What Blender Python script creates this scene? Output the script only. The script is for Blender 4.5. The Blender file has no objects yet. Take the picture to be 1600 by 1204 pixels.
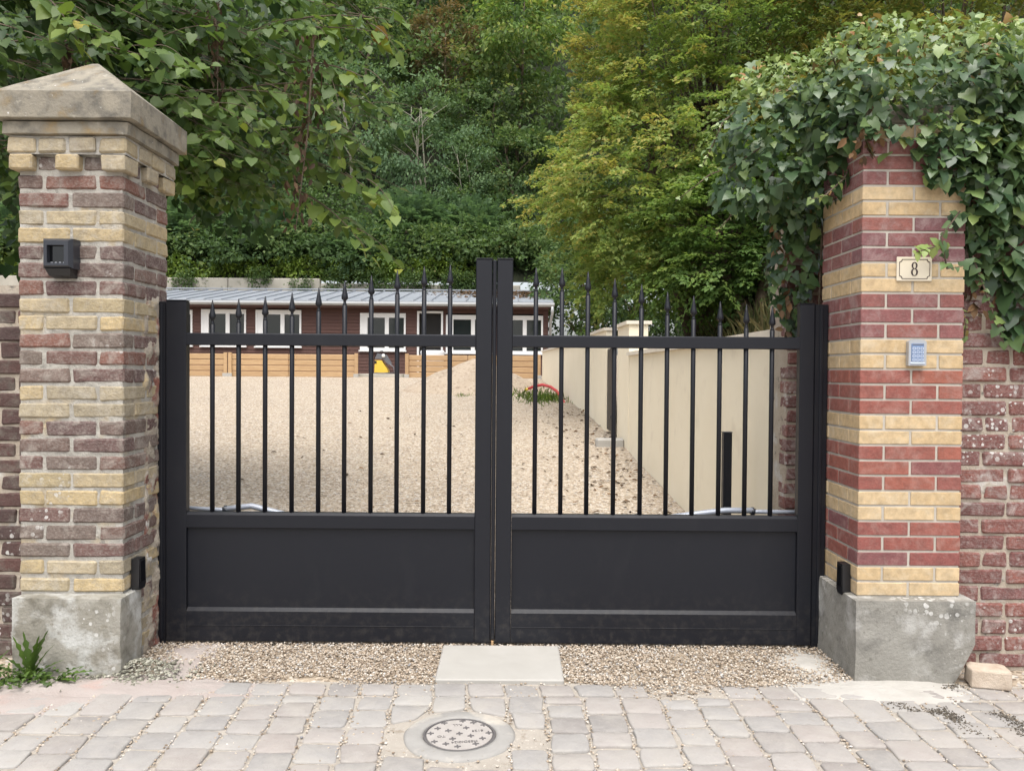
import bpy, math, random
import numpy as np
from mathutils import Vector, Matrix, noise as mnoise
R = math.radians
PI = math.pi
rng = random.Random(8)
nr = np.random.default_rng(8)
scene = bpy.context.scene
COL = scene.collection

# ------------------------------------------------------------------ camera, sky, sun, exposure
F, PITCH, ROLL, EYE = 1270.0, math.atan(22 / 1270.0), R(0.42), 1.34
cd = bpy.data.cameras.new('camera'); cam = bpy.data.objects.new('camera', cd); COL.objects.link(cam)
cd.sensor_width = 36.0; cd.lens = F / 1600 * 36.0; cd.clip_start = 0.05; cd.clip_end = 500
cam.matrix_world = Matrix.Translation((0, 0, EYE)) @ Matrix.Rotation(PI / 2 - PITCH, 4, 'X') @ Matrix.Rotation(ROLL, 4, 'Z')
scene.camera = cam
SUN_EL, SUN_AZ = R(66), R(180)          # azimuth clockwise from +Y: behind the camera
w = bpy.data.worlds.new('World'); scene.world = w; w.use_nodes = True
nt = w.node_tree; nt.nodes.clear()
sky = nt.nodes.new('ShaderNodeTexSky'); sky.sky_type = 'NISHITA'; sky.sun_disc = False
sky.sun_elevation = SUN_EL; sky.sun_rotation = SUN_AZ; sky.dust_density = 4.0; sky.air_density = 1.0; sky.ozone_density = 1.0
hs = nt.nodes.new('ShaderNodeHueSaturation'); hs.inputs['Saturation'].default_value = 0.38
bg = nt.nodes.new('ShaderNodeBackground'); bg.inputs['Strength'].default_value = 0.15
wo = nt.nodes.new('ShaderNodeOutputWorld')
nt.links.new(sky.outputs[0], hs.inputs['Color']); nt.links.new(hs.outputs[0], bg.inputs['Color']); nt.links.new(bg.outputs[0], wo.inputs['Surface'])
sd = bpy.data.lights.new('sun', 'SUN'); sd.energy = 1.5; sd.angle = R(50); sd.color = (1.0, 0.965, 0.91)
sun = bpy.data.objects.new('sun', sd); COL.objects.link(sun)
sdir = Vector((math.sin(SUN_AZ) * math.cos(SUN_EL), math.cos(SUN_AZ) * math.cos(SUN_EL), math.sin(SUN_EL)))
sun.rotation_euler = sdir.to_track_quat('Z', 'Y').to_euler(); sun.location = (0, -4, 12)
vs = scene.view_settings
vs.view_transform = 'Standard'; vs.look = 'None'; vs.gamma = 1.0; vs.exposure = 0.9; vs.use_curve_mapping = False
scene.cycles.max_bounces = 3; scene.cycles.diffuse_bounces = 2; scene.cycles.glossy_bounces = 2; scene.cycles.transmission_bounces = 2; scene.cycles.transparent_max_bounces = 4

# ------------------------------------------------------------------ helpers
def at(x, y, D):                        # a point of the place at depth D seen in that direction
    u = x - 800; v = 602 - y
    c, s = math.cos(ROLL), math.sin(ROLL)
    u0 = u * c - v * s; v0 = u * s + v * c
    t = D / (F * math.cos(PITCH) + v0 * math.sin(PITCH))
    return Vector((u0 * t, D, EYE + (-F * math.sin(PITCH) + v0 * math.cos(PITCH)) * t))
SLOPE = 0.061
def gz(x, y):                           # height of the yard
    return SLOPE * min(max(y - 4.3, 0), 20.0)

def tag(o, label=None, cat=None, group=None, kind=None):
    if label: o['label'] = label
    if cat: o['category'] = cat
    if group: o['group'] = group
    if kind: o['kind'] = kind
    return o
def thing(name, label, cat, loc=(0, 0, 0), group=None):
    o = bpy.data.objects.new(name, None); COL.objects.link(o); o.location = loc; o.empty_display_size = .1
    return tag(o, label, cat, group)
def adopt(o, parent):
    if parent is not None:
        o.parent = parent
        if parent.type == 'EMPTY': o.matrix_parent_inverse = Matrix.Translation(-Vector(parent.location))
    return o
def link(name, me, parent=None, mat=None):
    o = bpy.data.objects.new(name, me); COL.objects.link(o)
    if mat is not None and not me.materials: me.materials.append(mat)
    return adopt(o, parent)

class MB:
    def __init__(s): s.v = []; s.f = []
    def add(s, vs_, fs):
        b = len(s.v); s.v += [tuple(p) for p in vs_]; s.f += [tuple(i + b for i in f) for f in fs]; return s
    def box(s, x0, x1, y0, y1, z0, z1):
        return s.add([(x0,y0,z0),(x1,y0,z0),(x1,y1,z0),(x0,y1,z0),(x0,y0,z1),(x1,y0,z1),(x1,y1,z1),(x0,y1,z1)],
                     [(0,3,2,1),(4,5,6,7),(0,1,5,4),(1,2,6,5),(2,3,7,6),(3,0,4,7)])
    def cbox(s, x0, x1, y0, y1, z0, z1, c=.004, j=0.0, r=None):      # chamfered box, 44 triangles
        lo = (x0, y0, z0); hi = (x1, y1, z1)
        c = min(c, .45 * min(x1 - x0, y1 - y0, z1 - z0))
        V = []; idx = {}
        for sx in (0, 1):
            for sy in (0, 1):
                for sz in (0, 1):
                    jj = [(r.uniform(-j, j) if (j and r) else 0) for _ in range(3)]
                    for a in range(3):
                        p = []
                        for k, sg in enumerate((sx, sy, sz)):
                            q = hi[k] if sg else lo[k]
                            if k != a: q += (-c if sg else c)
                            p.append(q + jj[k])
                        idx[(sx, sy, sz, a)] = len(V); V.append(p)
        Fc = []
        for a in range(3):
            b, d = (a + 1) % 3, (a + 2) % 3
            for sg in (0, 1):
                loop = []
                for (p, q) in ((0, 0), (1, 0), (1, 1), (0, 1)):
                    k = [0, 0, 0]; k[a] = sg; k[b] = p; k[d] = q
                    loop.append(idx[(*k, a)])
                Fc.append(tuple(loop) if sg else tuple(reversed(loop)))
        for a in range(3):
            b, d = (a + 1) % 3, (a + 2) % 3
            for p in (0, 1):
                for q in (0, 1):
                    k0 = [0, 0, 0]; k0[b] = p; k0[d] = q; k1 = list(k0); k1[a] = 1
                    Fc.append((idx[(*k0, b)], idx[(*k1, b)], idx[(*k1, d)], idx[(*k0, d)]))
        for sx in (0, 1):
            for sy in (0, 1):
                for sz in (0, 1):
                    Fc.append((idx[(sx,sy,sz,0)], idx[(sx,sy,sz,1)], idx[(sx,sy,sz,2)]))
        return s.add(V, Fc)
    def lathe(s, c, prof, n=12):
        b = [];
        for (r_, z) in prof:
            for k in range(n):
                a = 2 * PI * (k + .5) / n; b.append((c[0] + r_ * math.cos(a), c[1] + r_ * math.sin(a), c[2] + z))
        fs = []
        for i in range(len(prof) - 1):
            for k in range(n):
                k2 = (k + 1) % n; fs.append((i*n+k, i*n+k2, (i+1)*n+k2, (i+1)*n+k))
        fs.append(tuple(reversed(range(n)))); fs.append(tuple(range((len(prof)-1)*n, len(prof)*n)))
        return s.add(b, fs)
    def tube(s, pts, rad, n=8):
        pts = [Vector(p) for p in pts]
        if not hasattr(rad, '__len__'): rad = [rad] * len(pts)
        V = []
        up = Vector((.13, .21, .97))
        for i, p in enumerate(pts):
            t = (pts[min(i+1, len(pts)-1)] - pts[max(i-1, 0)]).normalized()
            u = t.cross(up)
            if u.length < .05: u = t.cross(Vector((1, 0, 0)))
            u.normalize(); v = t.cross(u)
            for k in range(n):
                a = 2 * PI * k / n; V.append(p + (u * math.cos(a) + v * math.sin(a)) * rad[i])
        fs = []
        for i in range(len(pts) - 1):
            for k in range(n):
                k2 = (k + 1) % n; fs.append((i*n+k, i*n+k2, (i+1)*n+k2, (i+1)*n+k))
        fs.append(tuple(reversed(range(n)))); fs.append(tuple(range((len(pts)-1)*n, len(pts)*n)))
        return s.add(V, fs)
    def prism(s, poly, axis, d0, d1):      # polygon (a,b) extruded along axis 0/1/2
        n = len(poly); V = []
        for d in (d0, d1):
            for (a, b) in poly:
                V.append({0: (d, a, b), 1: (a, d, b), 2: (a, b, d)}[axis])
        fs = [tuple(range(n)), tuple(reversed(range(n, 2*n)))]
        fs += [(i, i + n, (i+1) % n + n, (i+1) % n) for i in range(n)]
        return s.add(V, fs)
    def mesh(s, name='m', fix=True):
        me = bpy.data.meshes.new(name); me.from_pydata(s.v, [], s.f); me.validate()
        if fix:
            import bmesh
            bm = bmesh.new(); bm.from_mesh(me); bmesh.ops.recalc_face_normals(bm, faces=bm.faces); bm.to_mesh(me); bm.free()
        return me
    def build(s, name, mat, parent=None, smooth=False):
        me = s.mesh(name); me.materials.append(mat)
        if smooth: me.polygons.foreach_set('use_smooth', [True] * len(me.polygons))
        return link(name, me, parent)

def np_mesh(name, V, tmplF, n, nv, tint=None, smooth=False):
    """n copies of a template with nv vertices and faces tmplF; V is (n*nv,3)"""
    me = bpy.data.meshes.new(name)
    me.vertices.add(n * nv); me.vertices.foreach_set('co', np.asarray(V, np.float32).ravel())
    sizes = np.array([len(f) for f in tmplF]); flat = np.concatenate([np.array(f) for f in tmplF])
    L = len(flat)
    me.loops.add(n * L); me.loops.foreach_set('vertex_index', (flat[None, :] + (np.arange(n) * nv)[:, None]).ravel().astype(np.int32))
    me.polygons.add(n * len(sizes))
    st = np.concatenate([[0], np.cumsum(sizes)[:-1]])
    me.polygons.foreach_set('loop_start', (st[None, :] + (np.arange(n) * L)[:, None]).ravel().astype(np.int32))
    me.update(calc_edges=True)
    if smooth: me.polygons.foreach_set('use_smooth', np.ones(n * len(sizes), bool))
    if tint is not None:
        at_ = me.attributes.new('tint', 'FLOAT', 'POINT'); at_.data.foreach_set('value', np.repeat(np.asarray(tint, np.float32), nv))
    return me
def unit(a): return a / np.maximum(np.linalg.norm(a, axis=-1, keepdims=True), 1e-9)
def frames(d, nm):
    y = unit(d); z = unit(nm - (nm * y).sum(-1, keepdims=True) * y); x = np.cross(y, z); return x, y, z
def leaf_mesh(name, T, P, d, nm, size, tint):
    V0, F0 = T; V0 = np.asarray(V0, float)
    x, y, z = frames(d, nm); s = np.asarray(size)[:, None, None]
    W = P[:, None, :] + s * (V0[None, :, 0:1] * x[:, None, :] + V0[None, :, 1:2] * y[:, None, :] + V0[None, :, 2:3] * z[:, None, :])
    return np_mesh(name, W.reshape(-1, 3), F0, len(P), len(V0), tint)
def mirror_leaf(right, mid):              # right side outline points + midrib points -> template
    V = list(mid) + list(right) + [(-x, y, z) for x, y, z in right]; return V
DIAMOND = ([(0,0,0),(.3,.45,.06),(0,1,-.06),(-.3,.45,.06)], [(0,1,2),(0,2,3)])
OVAL = ([(0,0,0),(.24,.3,.07),(.22,.65,.04),(0,1,-.1),(-.22,.65,.04),(-.24,.3,.07)], [(0,1,2,3),(0,3,4,5)])
HEART = (mirror_leaf([(.28,-.1,.05),(.5,.2,.09),(.38,.62,.03)], [(0,0,0),(0,.5,-.03),(0,1.08,-.16)]),
         [(0,3,4,1),(1,4,5,2),(0,1,7,6),(1,2,8,7)])
IVY = (mirror_leaf([(.24,-.2,.03),(.6,-.02,.02),(.34,.3,.05),(.36,.52,.01)], [(0,0,0),(0,.45,.0),(0,1.02,-.1)]),
       [(0,3,4,5),(0,5,1),(1,5,6,2),(0,8,7,9)[:0] or (0,9,8,7),(0,1,9),(1,2,10,9)])
IVY2 = (mirror_leaf([(.3,-.14,.06),(.5,.16,.07),(.36,.4,.05),(.26,.64,.0)], [(0,0,0),(0,.45,.0),(0,.98,-.18)]), IVY[1])

# ------------------------------------------------------------------ materials
def new_mat(name):
    m = bpy.data.materials.new(name); m.use_nodes = True
    t = m.node_tree; b = t.nodes['Principled BSDF']; return m, t, b
def N(t, typ, **kw):
    n = t.nodes.new(typ)
    for k, v in kw.items():
        if k in n.inputs: n.inputs[k].default_value = v
        else: setattr(n, k, v)
    return n
def ramp(t, fac, stops, interp='LINEAR'):
    n = t.nodes.new('ShaderNodeValToRGB'); e = n.color_ramp; e.interpolation = interp
    while len(e.elements) < len(stops): e.elements.new(.5)
    for el, (p, c) in zip(e.elements, stops):
        el.position = p; el.color = (*c, 1) if len(c) == 3 else c
    t.links.new(fac, n.inputs[0]); return n
def mixc(t, fac, a, b, blend='MIX'):
    n = t.nodes.new('ShaderNodeMix'); n.data_type = 'RGBA'; n.blend_type = blend
    for s, v in ((n.inputs[0], fac), (n.inputs[6], a), (n.inputs[7], b)):
        if isinstance(v, bpy.types.NodeSocket): t.links.new(v, s)
        elif isinstance(v, (int, float)): s.default_value = v
        else: s.default_value = (*v, 1)
    return n.outputs[2]
def pos(t):
    return t.nodes.new('ShaderNodeNewGeometry').outputs['Position']
def noise(t, vec, scale, detail=4, rough=.55, dist=0.0):
    n = N(t, 'ShaderNodeTexNoise', Scale=scale, Detail=detail, Roughness=rough, Distortion=dist); t.links.new(vec, n.inputs['Vector']); return n.outputs[0]
def mapv(t, vec, scale=(1, 1, 1)):
    n = t.nodes.new('ShaderNodeMapping'); n.inputs['Scale'].default_value = scale; t.links.new(vec, n.inputs['Vector']); return n.outputs[0]
def math_(t, op, a, b=0.0):
    n = t.nodes.new('ShaderNodeMath'); n.operation = op
    for s, v in zip(n.inputs, (a, b)):
        if isinstance(v, bpy.types.NodeSocket): t.links.new(v, s)
        else: s.default_value = v
    return n.outputs[0]
def bump(t, b, h, strength=.4, dist=.01):
    n = N(t, 'ShaderNodeBump', Strength=strength, Distance=dist); t.links.new(h, n.inputs['Height']); t.links.new(n.outputs[0], b.inputs['Normal'])
    return n
def objrand(t): return t.nodes.new('ShaderNodeObjectInfo').outputs['Random']

def dots(t, p, scale, size, where_scale, lo, hi):      # round lichen rosettes in patches
    v = N(t, 'ShaderNodeTexVoronoi', Scale=scale, Randomness=1.0); t.links.new(p, v.inputs['Vector'])
    sep = t.nodes.new('ShaderNodeSeparateColor'); t.links.new(v.outputs['Color'], sep.inputs[0])
    d = math_(t, 'ADD', v.outputs['Distance'], math_(t, 'MULTIPLY', noise(t, p, scale * 5, 3), .22))
    th = math_(t, 'MULTIPLY', math_(t, 'POWER', sep.outputs[0], 2.0), size)
    on = math_(t, 'LESS_THAN', math_(t, 'SUBTRACT', d, .11), th)
    return math_(t, 'MULTIPLY', on, ramp(t, noise(t, p, where_scale, 4, .6), [(lo, (0,0,0)), (hi, (1,1,1))]).outputs[0])
def mottled(name, c0, c1, scale=6, rough=.85, bstr=.3, bscale=60, bdist=.004, spots=None, spec=.3, lich=None):
    m, t, b = new_mat(name); p = pos(t)
    a = noise(t, p, scale, 6, .62, .4)
    col = mixc(t, ramp(t, a, [(.3, (0,0,0)), (.7, (1,1,1))]).outputs[0], c0, c1)
    for (c, sc, lo, hi) in (spots or []):
        s = ramp(t, noise(t, p, sc, 5, .6), [(lo, (0,0,0)), (hi, (1,1,1))]).outputs[0]; col = mixc(t, s, col, c)
    if lich: col = mixc(t, math_(t, 'MULTIPLY', dots(t, p, *lich), .8), col, (.62,.61,.585))
    t.links.new(col, b.inputs['Base Color']); b.inputs['Roughness'].default_value = rough; b.inputs['Specular IOR Level'].default_value = spec
    bump(t, b, noise(t, p, bscale, 6, .65), bstr, bdist)
    return m
def brick_mat(name, cols, smear, smear_amt=.5, lichen=0.0, bstr=.35, soot=0.0, bloom=.2):
    m, t, b = new_mat(name); p = pos(t); r = objrand(t)
    base = ramp(t, r, [(i / max(1, len(cols) - 1), c) for i, c in enumerate(cols)]).outputs[0]
    g = noise(t, p, 28, 6, .65)
    base = mixc(t, ramp(t, g, [(.35, (0,0,0)), (.75, (1,1,1))]).outputs[0], base, mixc(t, .4, base, (.02,.015,.015)))
    fine = ramp(t, noise(t, mapv(t, p, (1, 1, 1.6)), 75, 5, .7), [(.45, (0,0,0)), (.75, (1,1,1))]).outputs[0]
    base = mixc(t, math_(t, 'MULTIPLY', fine, bloom), base, smear)
    sm = ramp(t, noise(t, p, 11, 7, .7, .6), [(.5, (0,0,0)), (.72, (1,1,1))]).outputs[0]
    base = mixc(t, math_(t, 'MULTIPLY', sm, smear_amt), base, smear)
    if soot:
        so = ramp(t, noise(t, p, 5.5, 7, .7), [(.5, (0,0,0)), (.75, (1,1,1))]).outputs[0]
        base = mixc(t, math_(t, 'MULTIPLY', so, soot), base, (.075,.065,.058))
    if lichen:
        base = mixc(t, math_(t, 'MULTIPLY', dots(t, p, 48, .55, 2.6, .62 - .12 * lichen, .74 - .12 * lichen), .85), base, (.6,.59,.56))
    t.links.new(base, b.inputs['Base Color']); b.inputs['Roughness'].default_value = .9; b.inputs['Specular IOR Level'].default_value = .22
    h = math_(t, 'ADD', noise(t, p, 95, 6, .7), math_(t, 'MULTIPLY', noise(t, p, 24, 3), 1.3))
    bump(t, b, h, bstr, .006)
    return m
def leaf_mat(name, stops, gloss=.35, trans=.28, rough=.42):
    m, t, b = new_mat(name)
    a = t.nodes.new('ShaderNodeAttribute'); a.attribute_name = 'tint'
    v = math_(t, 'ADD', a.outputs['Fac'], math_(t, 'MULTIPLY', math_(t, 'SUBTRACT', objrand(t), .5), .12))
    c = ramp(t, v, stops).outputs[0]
    t.links.new(c, b.inputs['Base Color']); b.inputs['Roughness'].default_value = rough; b.inputs['Specular IOR Level'].default_value = gloss
    tr = t.nodes.new('ShaderNodeBsdfTranslucent'); t.links.new(mixc(t, .5, c, mixc(t, 1.0, c, (1.0,1.1,.35), 'MULTIPLY')), tr.inputs['Color'])
    mx = t.nodes.new('ShaderNodeMixShader'); mx.inputs[0].default_value = trans
    t.links.new(b.outputs[0], mx.inputs[1]); t.links.new(tr.outputs[0], mx.inputs[2])
    t.links.new(mx.outputs[0], t.nodes['Material Output'].inputs['Surface'])
    return m
def plain(name, c, rough=.5, metal=0.0, spec=.5, var=0.12, bstr=0.0):
    m, t, b = new_mat(name); p = pos(t)
    n = noise(t, p, 9, 5, .6)
    t.links.new(mixc(t, math_(t, 'MULTIPLY', n, var * 2), c, tuple(x * .6 for x in c)), b.inputs['Base Color'])
    rr = math_(t, 'ADD', math_(t, 'MULTIPLY', noise(t, p, 30, 4), .16), rough - .08); t.links.new(rr, b.inputs['Roughness'])
    b.inputs['Metallic'].default_value = metal; b.inputs['Specular IOR Level'].default_value = spec
    if bstr: bump(t, b, noise(t, p, 250, 3), bstr, .002)
    return m

M = {}
M['gate'] = plain('gate_anthracite', (.0065, .0075, .012), .47, 0, .38, .1, .05)
def gate_dust(m):
    t = m.node_tree; b = t.nodes['Principled BSDF']; p = pos(t); src = b.inputs['Base Color'].links[0].from_socket
    sep = t.nodes.new('ShaderNodeSeparateXYZ'); t.links.new(p, sep.inputs[0])
    low = ramp(t, sep.outputs[2], [(.0, (1,1,1)), (.3, (0,0,0))]).outputs[0]
    spl = ramp(t, noise(t, p, 26, 6, .7), [(.48, (0,0,0)), (.75, (1,1,1))]).outputs[0]
    smu = ramp(t, noise(t, mapv(t, p, (1, 1, .35)), 3.5, 5, .65, .8), [(.55, (0,0,0)), (.8, (1,1,1))]).outputs[0]
    c = mixc(t, math_(t, 'MULTIPLY', math_(t, 'MULTIPLY', low, spl), .55), src, (.07,.062,.054))
    c = mixc(t, math_(t, 'MULTIPLY', smu, .25), c, (.028,.028,.031)); t.links.new(c, b.inputs['Base Color'])
gate_dust(M['gate'])
M['black'] = plain('black_plastic', (.012, .012, .014), .35, 0, .5)
M['dgrey'] = plain('dark_grey_plastic', (.03, .033, .042), .34, 0, .5)
M['glassblack'] = plain('black_window', (.003, .003, .004), .08, 0, .6, .02)
M['silver'] = plain('silver_housing', (.48, .5, .53), .35, .5, .5)
M['keys'] = plain('key_blue', (.17, .25, .42), .4, .3)
M['keylight'] = plain('key_pale', (.55, .62, .75), .35, .2)
M['arm'] = plain('galvanised_arm', (.42, .45, .51), .4, .2)
M['red_new'] = brick_mat('brick_red_smooth', [(.26,.1,.088), (.225,.09,.09), (.285,.112,.092), (.2,.092,.1), (.255,.1,.094)], (.4,.31,.29), .6, 0, .4, .15, .25)
M['red_low'] = brick_mat('brick_red_orange', [(.3,.098,.076), (.25,.085,.076), (.34,.118,.082), (.21,.085,.09), (.31,.105,.08)], (.42,.3,.26), .45, 0, .4, .12, .2)
M['yel_new'] = brick_mat('brick_yellow_smooth', [(.58,.425,.24), (.53,.385,.215), (.61,.46,.275), (.56,.42,.25)], (.6,.52,.39), .5, 0, .25)
M['red_old'] = brick_mat('brick_red_worn', [(.17,.09,.08), (.125,.08,.078), (.19,.105,.088), (.19,.15,.125), (.14,.09,.085), (.225,.105,.08), (.15,.115,.1)], (.37,.33,.29), .9, .6, .95, .4, .62)
M['yel_old'] = brick_mat('brick_yellow_worn', [(.45,.36,.21), (.53,.41,.23), (.36,.31,.22), (.48,.4,.27), (.42,.34,.2)], (.46,.42,.35), .8, .4, .95, .3, .5)
M['red_wall'] = brick_mat('brick_red_wall', [(.22,.088,.074), (.18,.078,.072), (.255,.1,.08), (.19,.088,.082)], (.44,.4,.37), .9, 1.0, .95, .4, .45)
M['red_dim'] = brick_mat('brick_sooty', [(.11,.06,.055), (.085,.055,.052), (.13,.068,.06)], (.2,.185,.155), .8, .5, .95, .7, .3)
M['mortar'] = mottled('lime_mortar', (.4,.37,.32), (.5,.46,.4), 9, .95, .5, 90, .005)
M['mortar_old'] = mottled('old_mortar', (.36,.34,.3), (.5,.475,.425), 7, .95, .9, 70, .012, [((.42,.33,.2), 4, .55, .7), ((.2,.19,.17), 18, .54, .72), ((.54,.52,.48), 9, .6, .72)])
M['mortar_wall'] = mottled('wall_mortar', (.36,.3,.235), (.46,.405,.335), 7, .95, .8, 70, .01, [((.5,.48,.45), 5, .58, .68), ((.16,.15,.13), 16, .6, .7)])
M['stone_cap'] = mottled('cap_stone', (.235,.215,.175), (.32,.285,.22), 5, .92, .7, 60, .008, [((.1,.095,.085), 12, .45, .72), ((.33,.24,.12), 6, .56, .74), ((.06,.057,.053), 5, .55, .8), ((.44,.41,.34), 9, .62, .72), ((.55,.53,.5), 40, .68, .72)])
M['conc'] = mottled('base_concrete', (.22,.205,.165), (.36,.345,.305), 4.5, .92, .7, 70, .008, [((.13,.12,.095), 14, .5, .75), ((.5,.5,.475), 5.5, .48, .62), ((.2,.18,.14), 30, .58, .72)], .3, (40, .5, 3, .5, .65))
M['conc2'] = mottled('base_concrete_grey', (.2,.19,.165), (.33,.318,.285), 4, .92, .7, 70, .008, [((.11,.105,.095), 8, .5, .78), ((.42,.41,.385), 6, .54, .7), ((.15,.14,.12), 34, .58, .74)], .3, (44, .75, 2.4, .48, .62))
M['slab'] = mottled('pale_slab', (.36,.345,.315), (.41,.395,.365), 4, .9, .2, 120, .003, [((.4,.38,.34), 30, .66, .7)])
M['render'] = mottled('cream_render', (.82,.735,.565), (.87,.79,.625), 1.5, .95, .2, 160, .003, [((.73,.645,.5), 3, .58, .8)])
M['coping'] = mottled('pale_coping', (.66,.6,.5), (.72,.66,.56), 3, .9, .15, 120, .003)
M['retwall'] = mottled('weathered_concrete', (.33,.31,.26), (.47,.44,.38), 1.2, .95, .4, 20, .02, [((.12,.13,.09), 2.2, .57, .7)])
M['timber'] = None
def wood(name, c0, c1, axis_scale, sc=5):
    m, t, b = new_mat(name); p = mapv(t, pos(t), axis_scale)
    g = noise(t, p, sc, 6, .6, 1.2)
    base = mixc(t, ramp(t, g, [(.35, (0,0,0)), (.68, (1,1,1))]).outputs[0], c0, c1)
    base = mixc(t, math_(t, 'MULTIPLY', objrand(t), .35), base, mixc(t, .5, base, (.12,.05,.02)))
    t.links.new(base, b.inputs['Base Color']); b.inputs['Roughness'].default_value = .75
    bump(t, b, g, .25, .004); return m
M['timber'] = wood('pine_board', (.5,.34,.185), (.4,.25,.125), (.6, 3, 6))
M['siding'] = wood('brown_siding', (.1,.048,.04), (.075,.036,.031), (.3, 3, 9))
M['white'] = plain('white_pvc', (.78,.78,.77), .4, 0, .5, .05)
M['zinc'] = plain('zinc_gutter', (.42,.43,.43), .45, .3, .5)
M['roof'] = mottled('roof_metal', (.25,.27,.3), (.31,.33,.36), .8, .42, .1, 30, .002, None, .5)
M['pane'] = plain('window_glass', (.02,.025,.026), .06, 0, .7, .02)
M['dark'] = plain('unlit_room_dark', (.018,.017,.016), .8)  # near-black colour stands in for the unlit interior
M['yellow'] = plain('yellow_machine', (.75,.5,.06), .4)
M['grey'] = plain('grey_rubber', (.12,.125,.14), .5)
M['hose'] = plain('red_hose', (.5,.05,.055), .4)
M['bark'] = mottled('bark', (.1,.075,.055), (.18,.14,.1), 12, .95, .8, 50, .02)
M['palebark'] = mottled('pale_bark', (.26,.24,.19), (.36,.34,.27), 8, .9, .5, 30, .02)
M['stem'] = plain('green_stem', (.16,.2,.06), .6)
M['hill'] = mottled('hill_soil_shade', (.018,.024,.012), (.03,.034,.018), .6, 1, .6, 4, .2)  # soil colour darkened to paint the shade between the crowns
M['drybrown'] = leaf_mat('dry_leaves', [(0, (.06,.04,.028)), (.5, (.105,.068,.042)), (1, (.24,.14,.07))], .15, .15, .7)
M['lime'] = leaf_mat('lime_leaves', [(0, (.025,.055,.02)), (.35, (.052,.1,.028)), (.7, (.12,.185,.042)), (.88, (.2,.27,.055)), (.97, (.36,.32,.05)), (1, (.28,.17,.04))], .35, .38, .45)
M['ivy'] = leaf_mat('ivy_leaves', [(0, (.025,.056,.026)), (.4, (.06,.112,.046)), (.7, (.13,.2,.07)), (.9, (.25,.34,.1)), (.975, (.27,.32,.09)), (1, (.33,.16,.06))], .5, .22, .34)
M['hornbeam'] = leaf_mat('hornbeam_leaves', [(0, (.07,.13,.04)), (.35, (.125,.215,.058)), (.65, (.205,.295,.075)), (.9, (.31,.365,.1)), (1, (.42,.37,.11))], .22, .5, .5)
M['hornbeam2'] = leaf_mat('hornbeam_rusty', [(0, (.07,.105,.03)), (.45, (.15,.18,.045)), (.75, (.26,.23,.06)), (1, (.38,.23,.055))], .22, .48, .5)
M['wood1'] = leaf_mat('wood_leaves', [(0, (.05,.09,.036)), (.5, (.105,.17,.062)), (.85, (.18,.235,.08)), (1, (.25,.23,.09))], .2, .45, .55)
M['bluegreen'] = leaf_mat('bluegreen_leaves', [(0, (.065,.12,.065)), (.5, (.12,.2,.1)), (1, (.19,.28,.13))], .2, .45, .55)
M['brownish'] = leaf_mat('browning_leaves', [(0, (.07,.075,.035)), (.5, (.13,.12,.055)), (1, (.24,.16,.07))], .2, .35, .5)
M['weedgreen'] = leaf_mat('weed_leaves', [(0, (.05,.09,.02)), (.5, (.1,.17,.03)), (1, (.22,.3,.05))], .3, .3, .45)
M['drygrass'] = leaf_mat('dry_grass', [(0, (.07,.085,.03)), (.5, (.15,.145,.06)), (1, (.27,.22,.11))], .2, .25, .6)

def gravel_mat(name, sc=62, base=None, dirt=.5):
    m, t, b = new_mat(name); p = pos(t)
    vo = N(t, 'ShaderNodeTexVoronoi', Scale=sc); t.links.new(p, vo.inputs['Vector'])
    sep = t.nodes.new('ShaderNodeSeparateColor'); t.links.new(vo.outputs['Color'], sep.inputs[0])
    col = ramp(t, sep.outputs[0], base or [(0, (.15,.115,.082)), (.25, (.31,.25,.185)), (.55, (.4,.33,.25)), (.8, (.47,.4,.32)), (.93, (.58,.53,.46)), (1, (.24,.235,.23))]).outputs[0]
    big = ramp(t, noise(t, p, 1.1, 5, .6), [(.35, (0,0,0)), (.75, (1,1,1))]).outputs[0]
    col = mixc(t, math_(t, 'MULTIPLY', big, .45), col, mixc(t, .55, col, (.5,.41,.3)))
    fl = ramp(t, noise(t, p, 5.5, 5, .7), [(.64, (0,0,0)), (.7, (1,1,1))]).outputs[0]
    col = mixc(t, math_(t, 'MULTIPLY', fl, dirt), col, mixc(t, .6, col, (.2,.12,.06)))
    t.links.new(col, b.inputs['Base Color']); b.inputs['Roughness'].default_value = .92; b.inputs['Specular IOR Level'].default_value = .25
    h = math_(t, 'SUBTRACT', 1.0, vo.outputs['Distance'])
    h = math_(t, 'ADD', h, math_(t, 'MULTIPLY', noise(t, p, 8, 4), 1.5))
    bump(t, b, h, .7, .012); return m
M['gravel'] = gravel_mat('yard_gravel', 48)
M['sand'] = mottled('sand_heap', (.36,.29,.215), (.45,.37,.285), 3, 1, .9, 40, .03, [((.26,.2,.145), 12, .52, .66), ((.52,.46,.38), 25, .6, .68)])
M['bed'] = mottled('joint_sand', (.34,.305,.26), (.42,.38,.33), 6, 1, .6, 130, .008, [((.26,.22,.17), 16, .58, .68), ((.62,.57,.5), 60, .62, .68)])
M['pinksand'] = mottled('pink_dust', (.34,.29,.265), (.38,.34,.315), 5, 1, .5, 120, .006, [((.41,.28,.24), 3, .6, .75), ((.28,.25,.22), 45, .66, .7)])
M['whitesand'] = mottled('pale_dust', (.4,.38,.345), (.46,.44,.405), 5, 1, .5, 120, .006, [((.45,.42,.38), 40, .64, .7)])
M['soil'] = mottled('dark_soil', (.09,.078,.062), (.16,.14,.11), 20, 1, .8, 100, .01)
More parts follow.
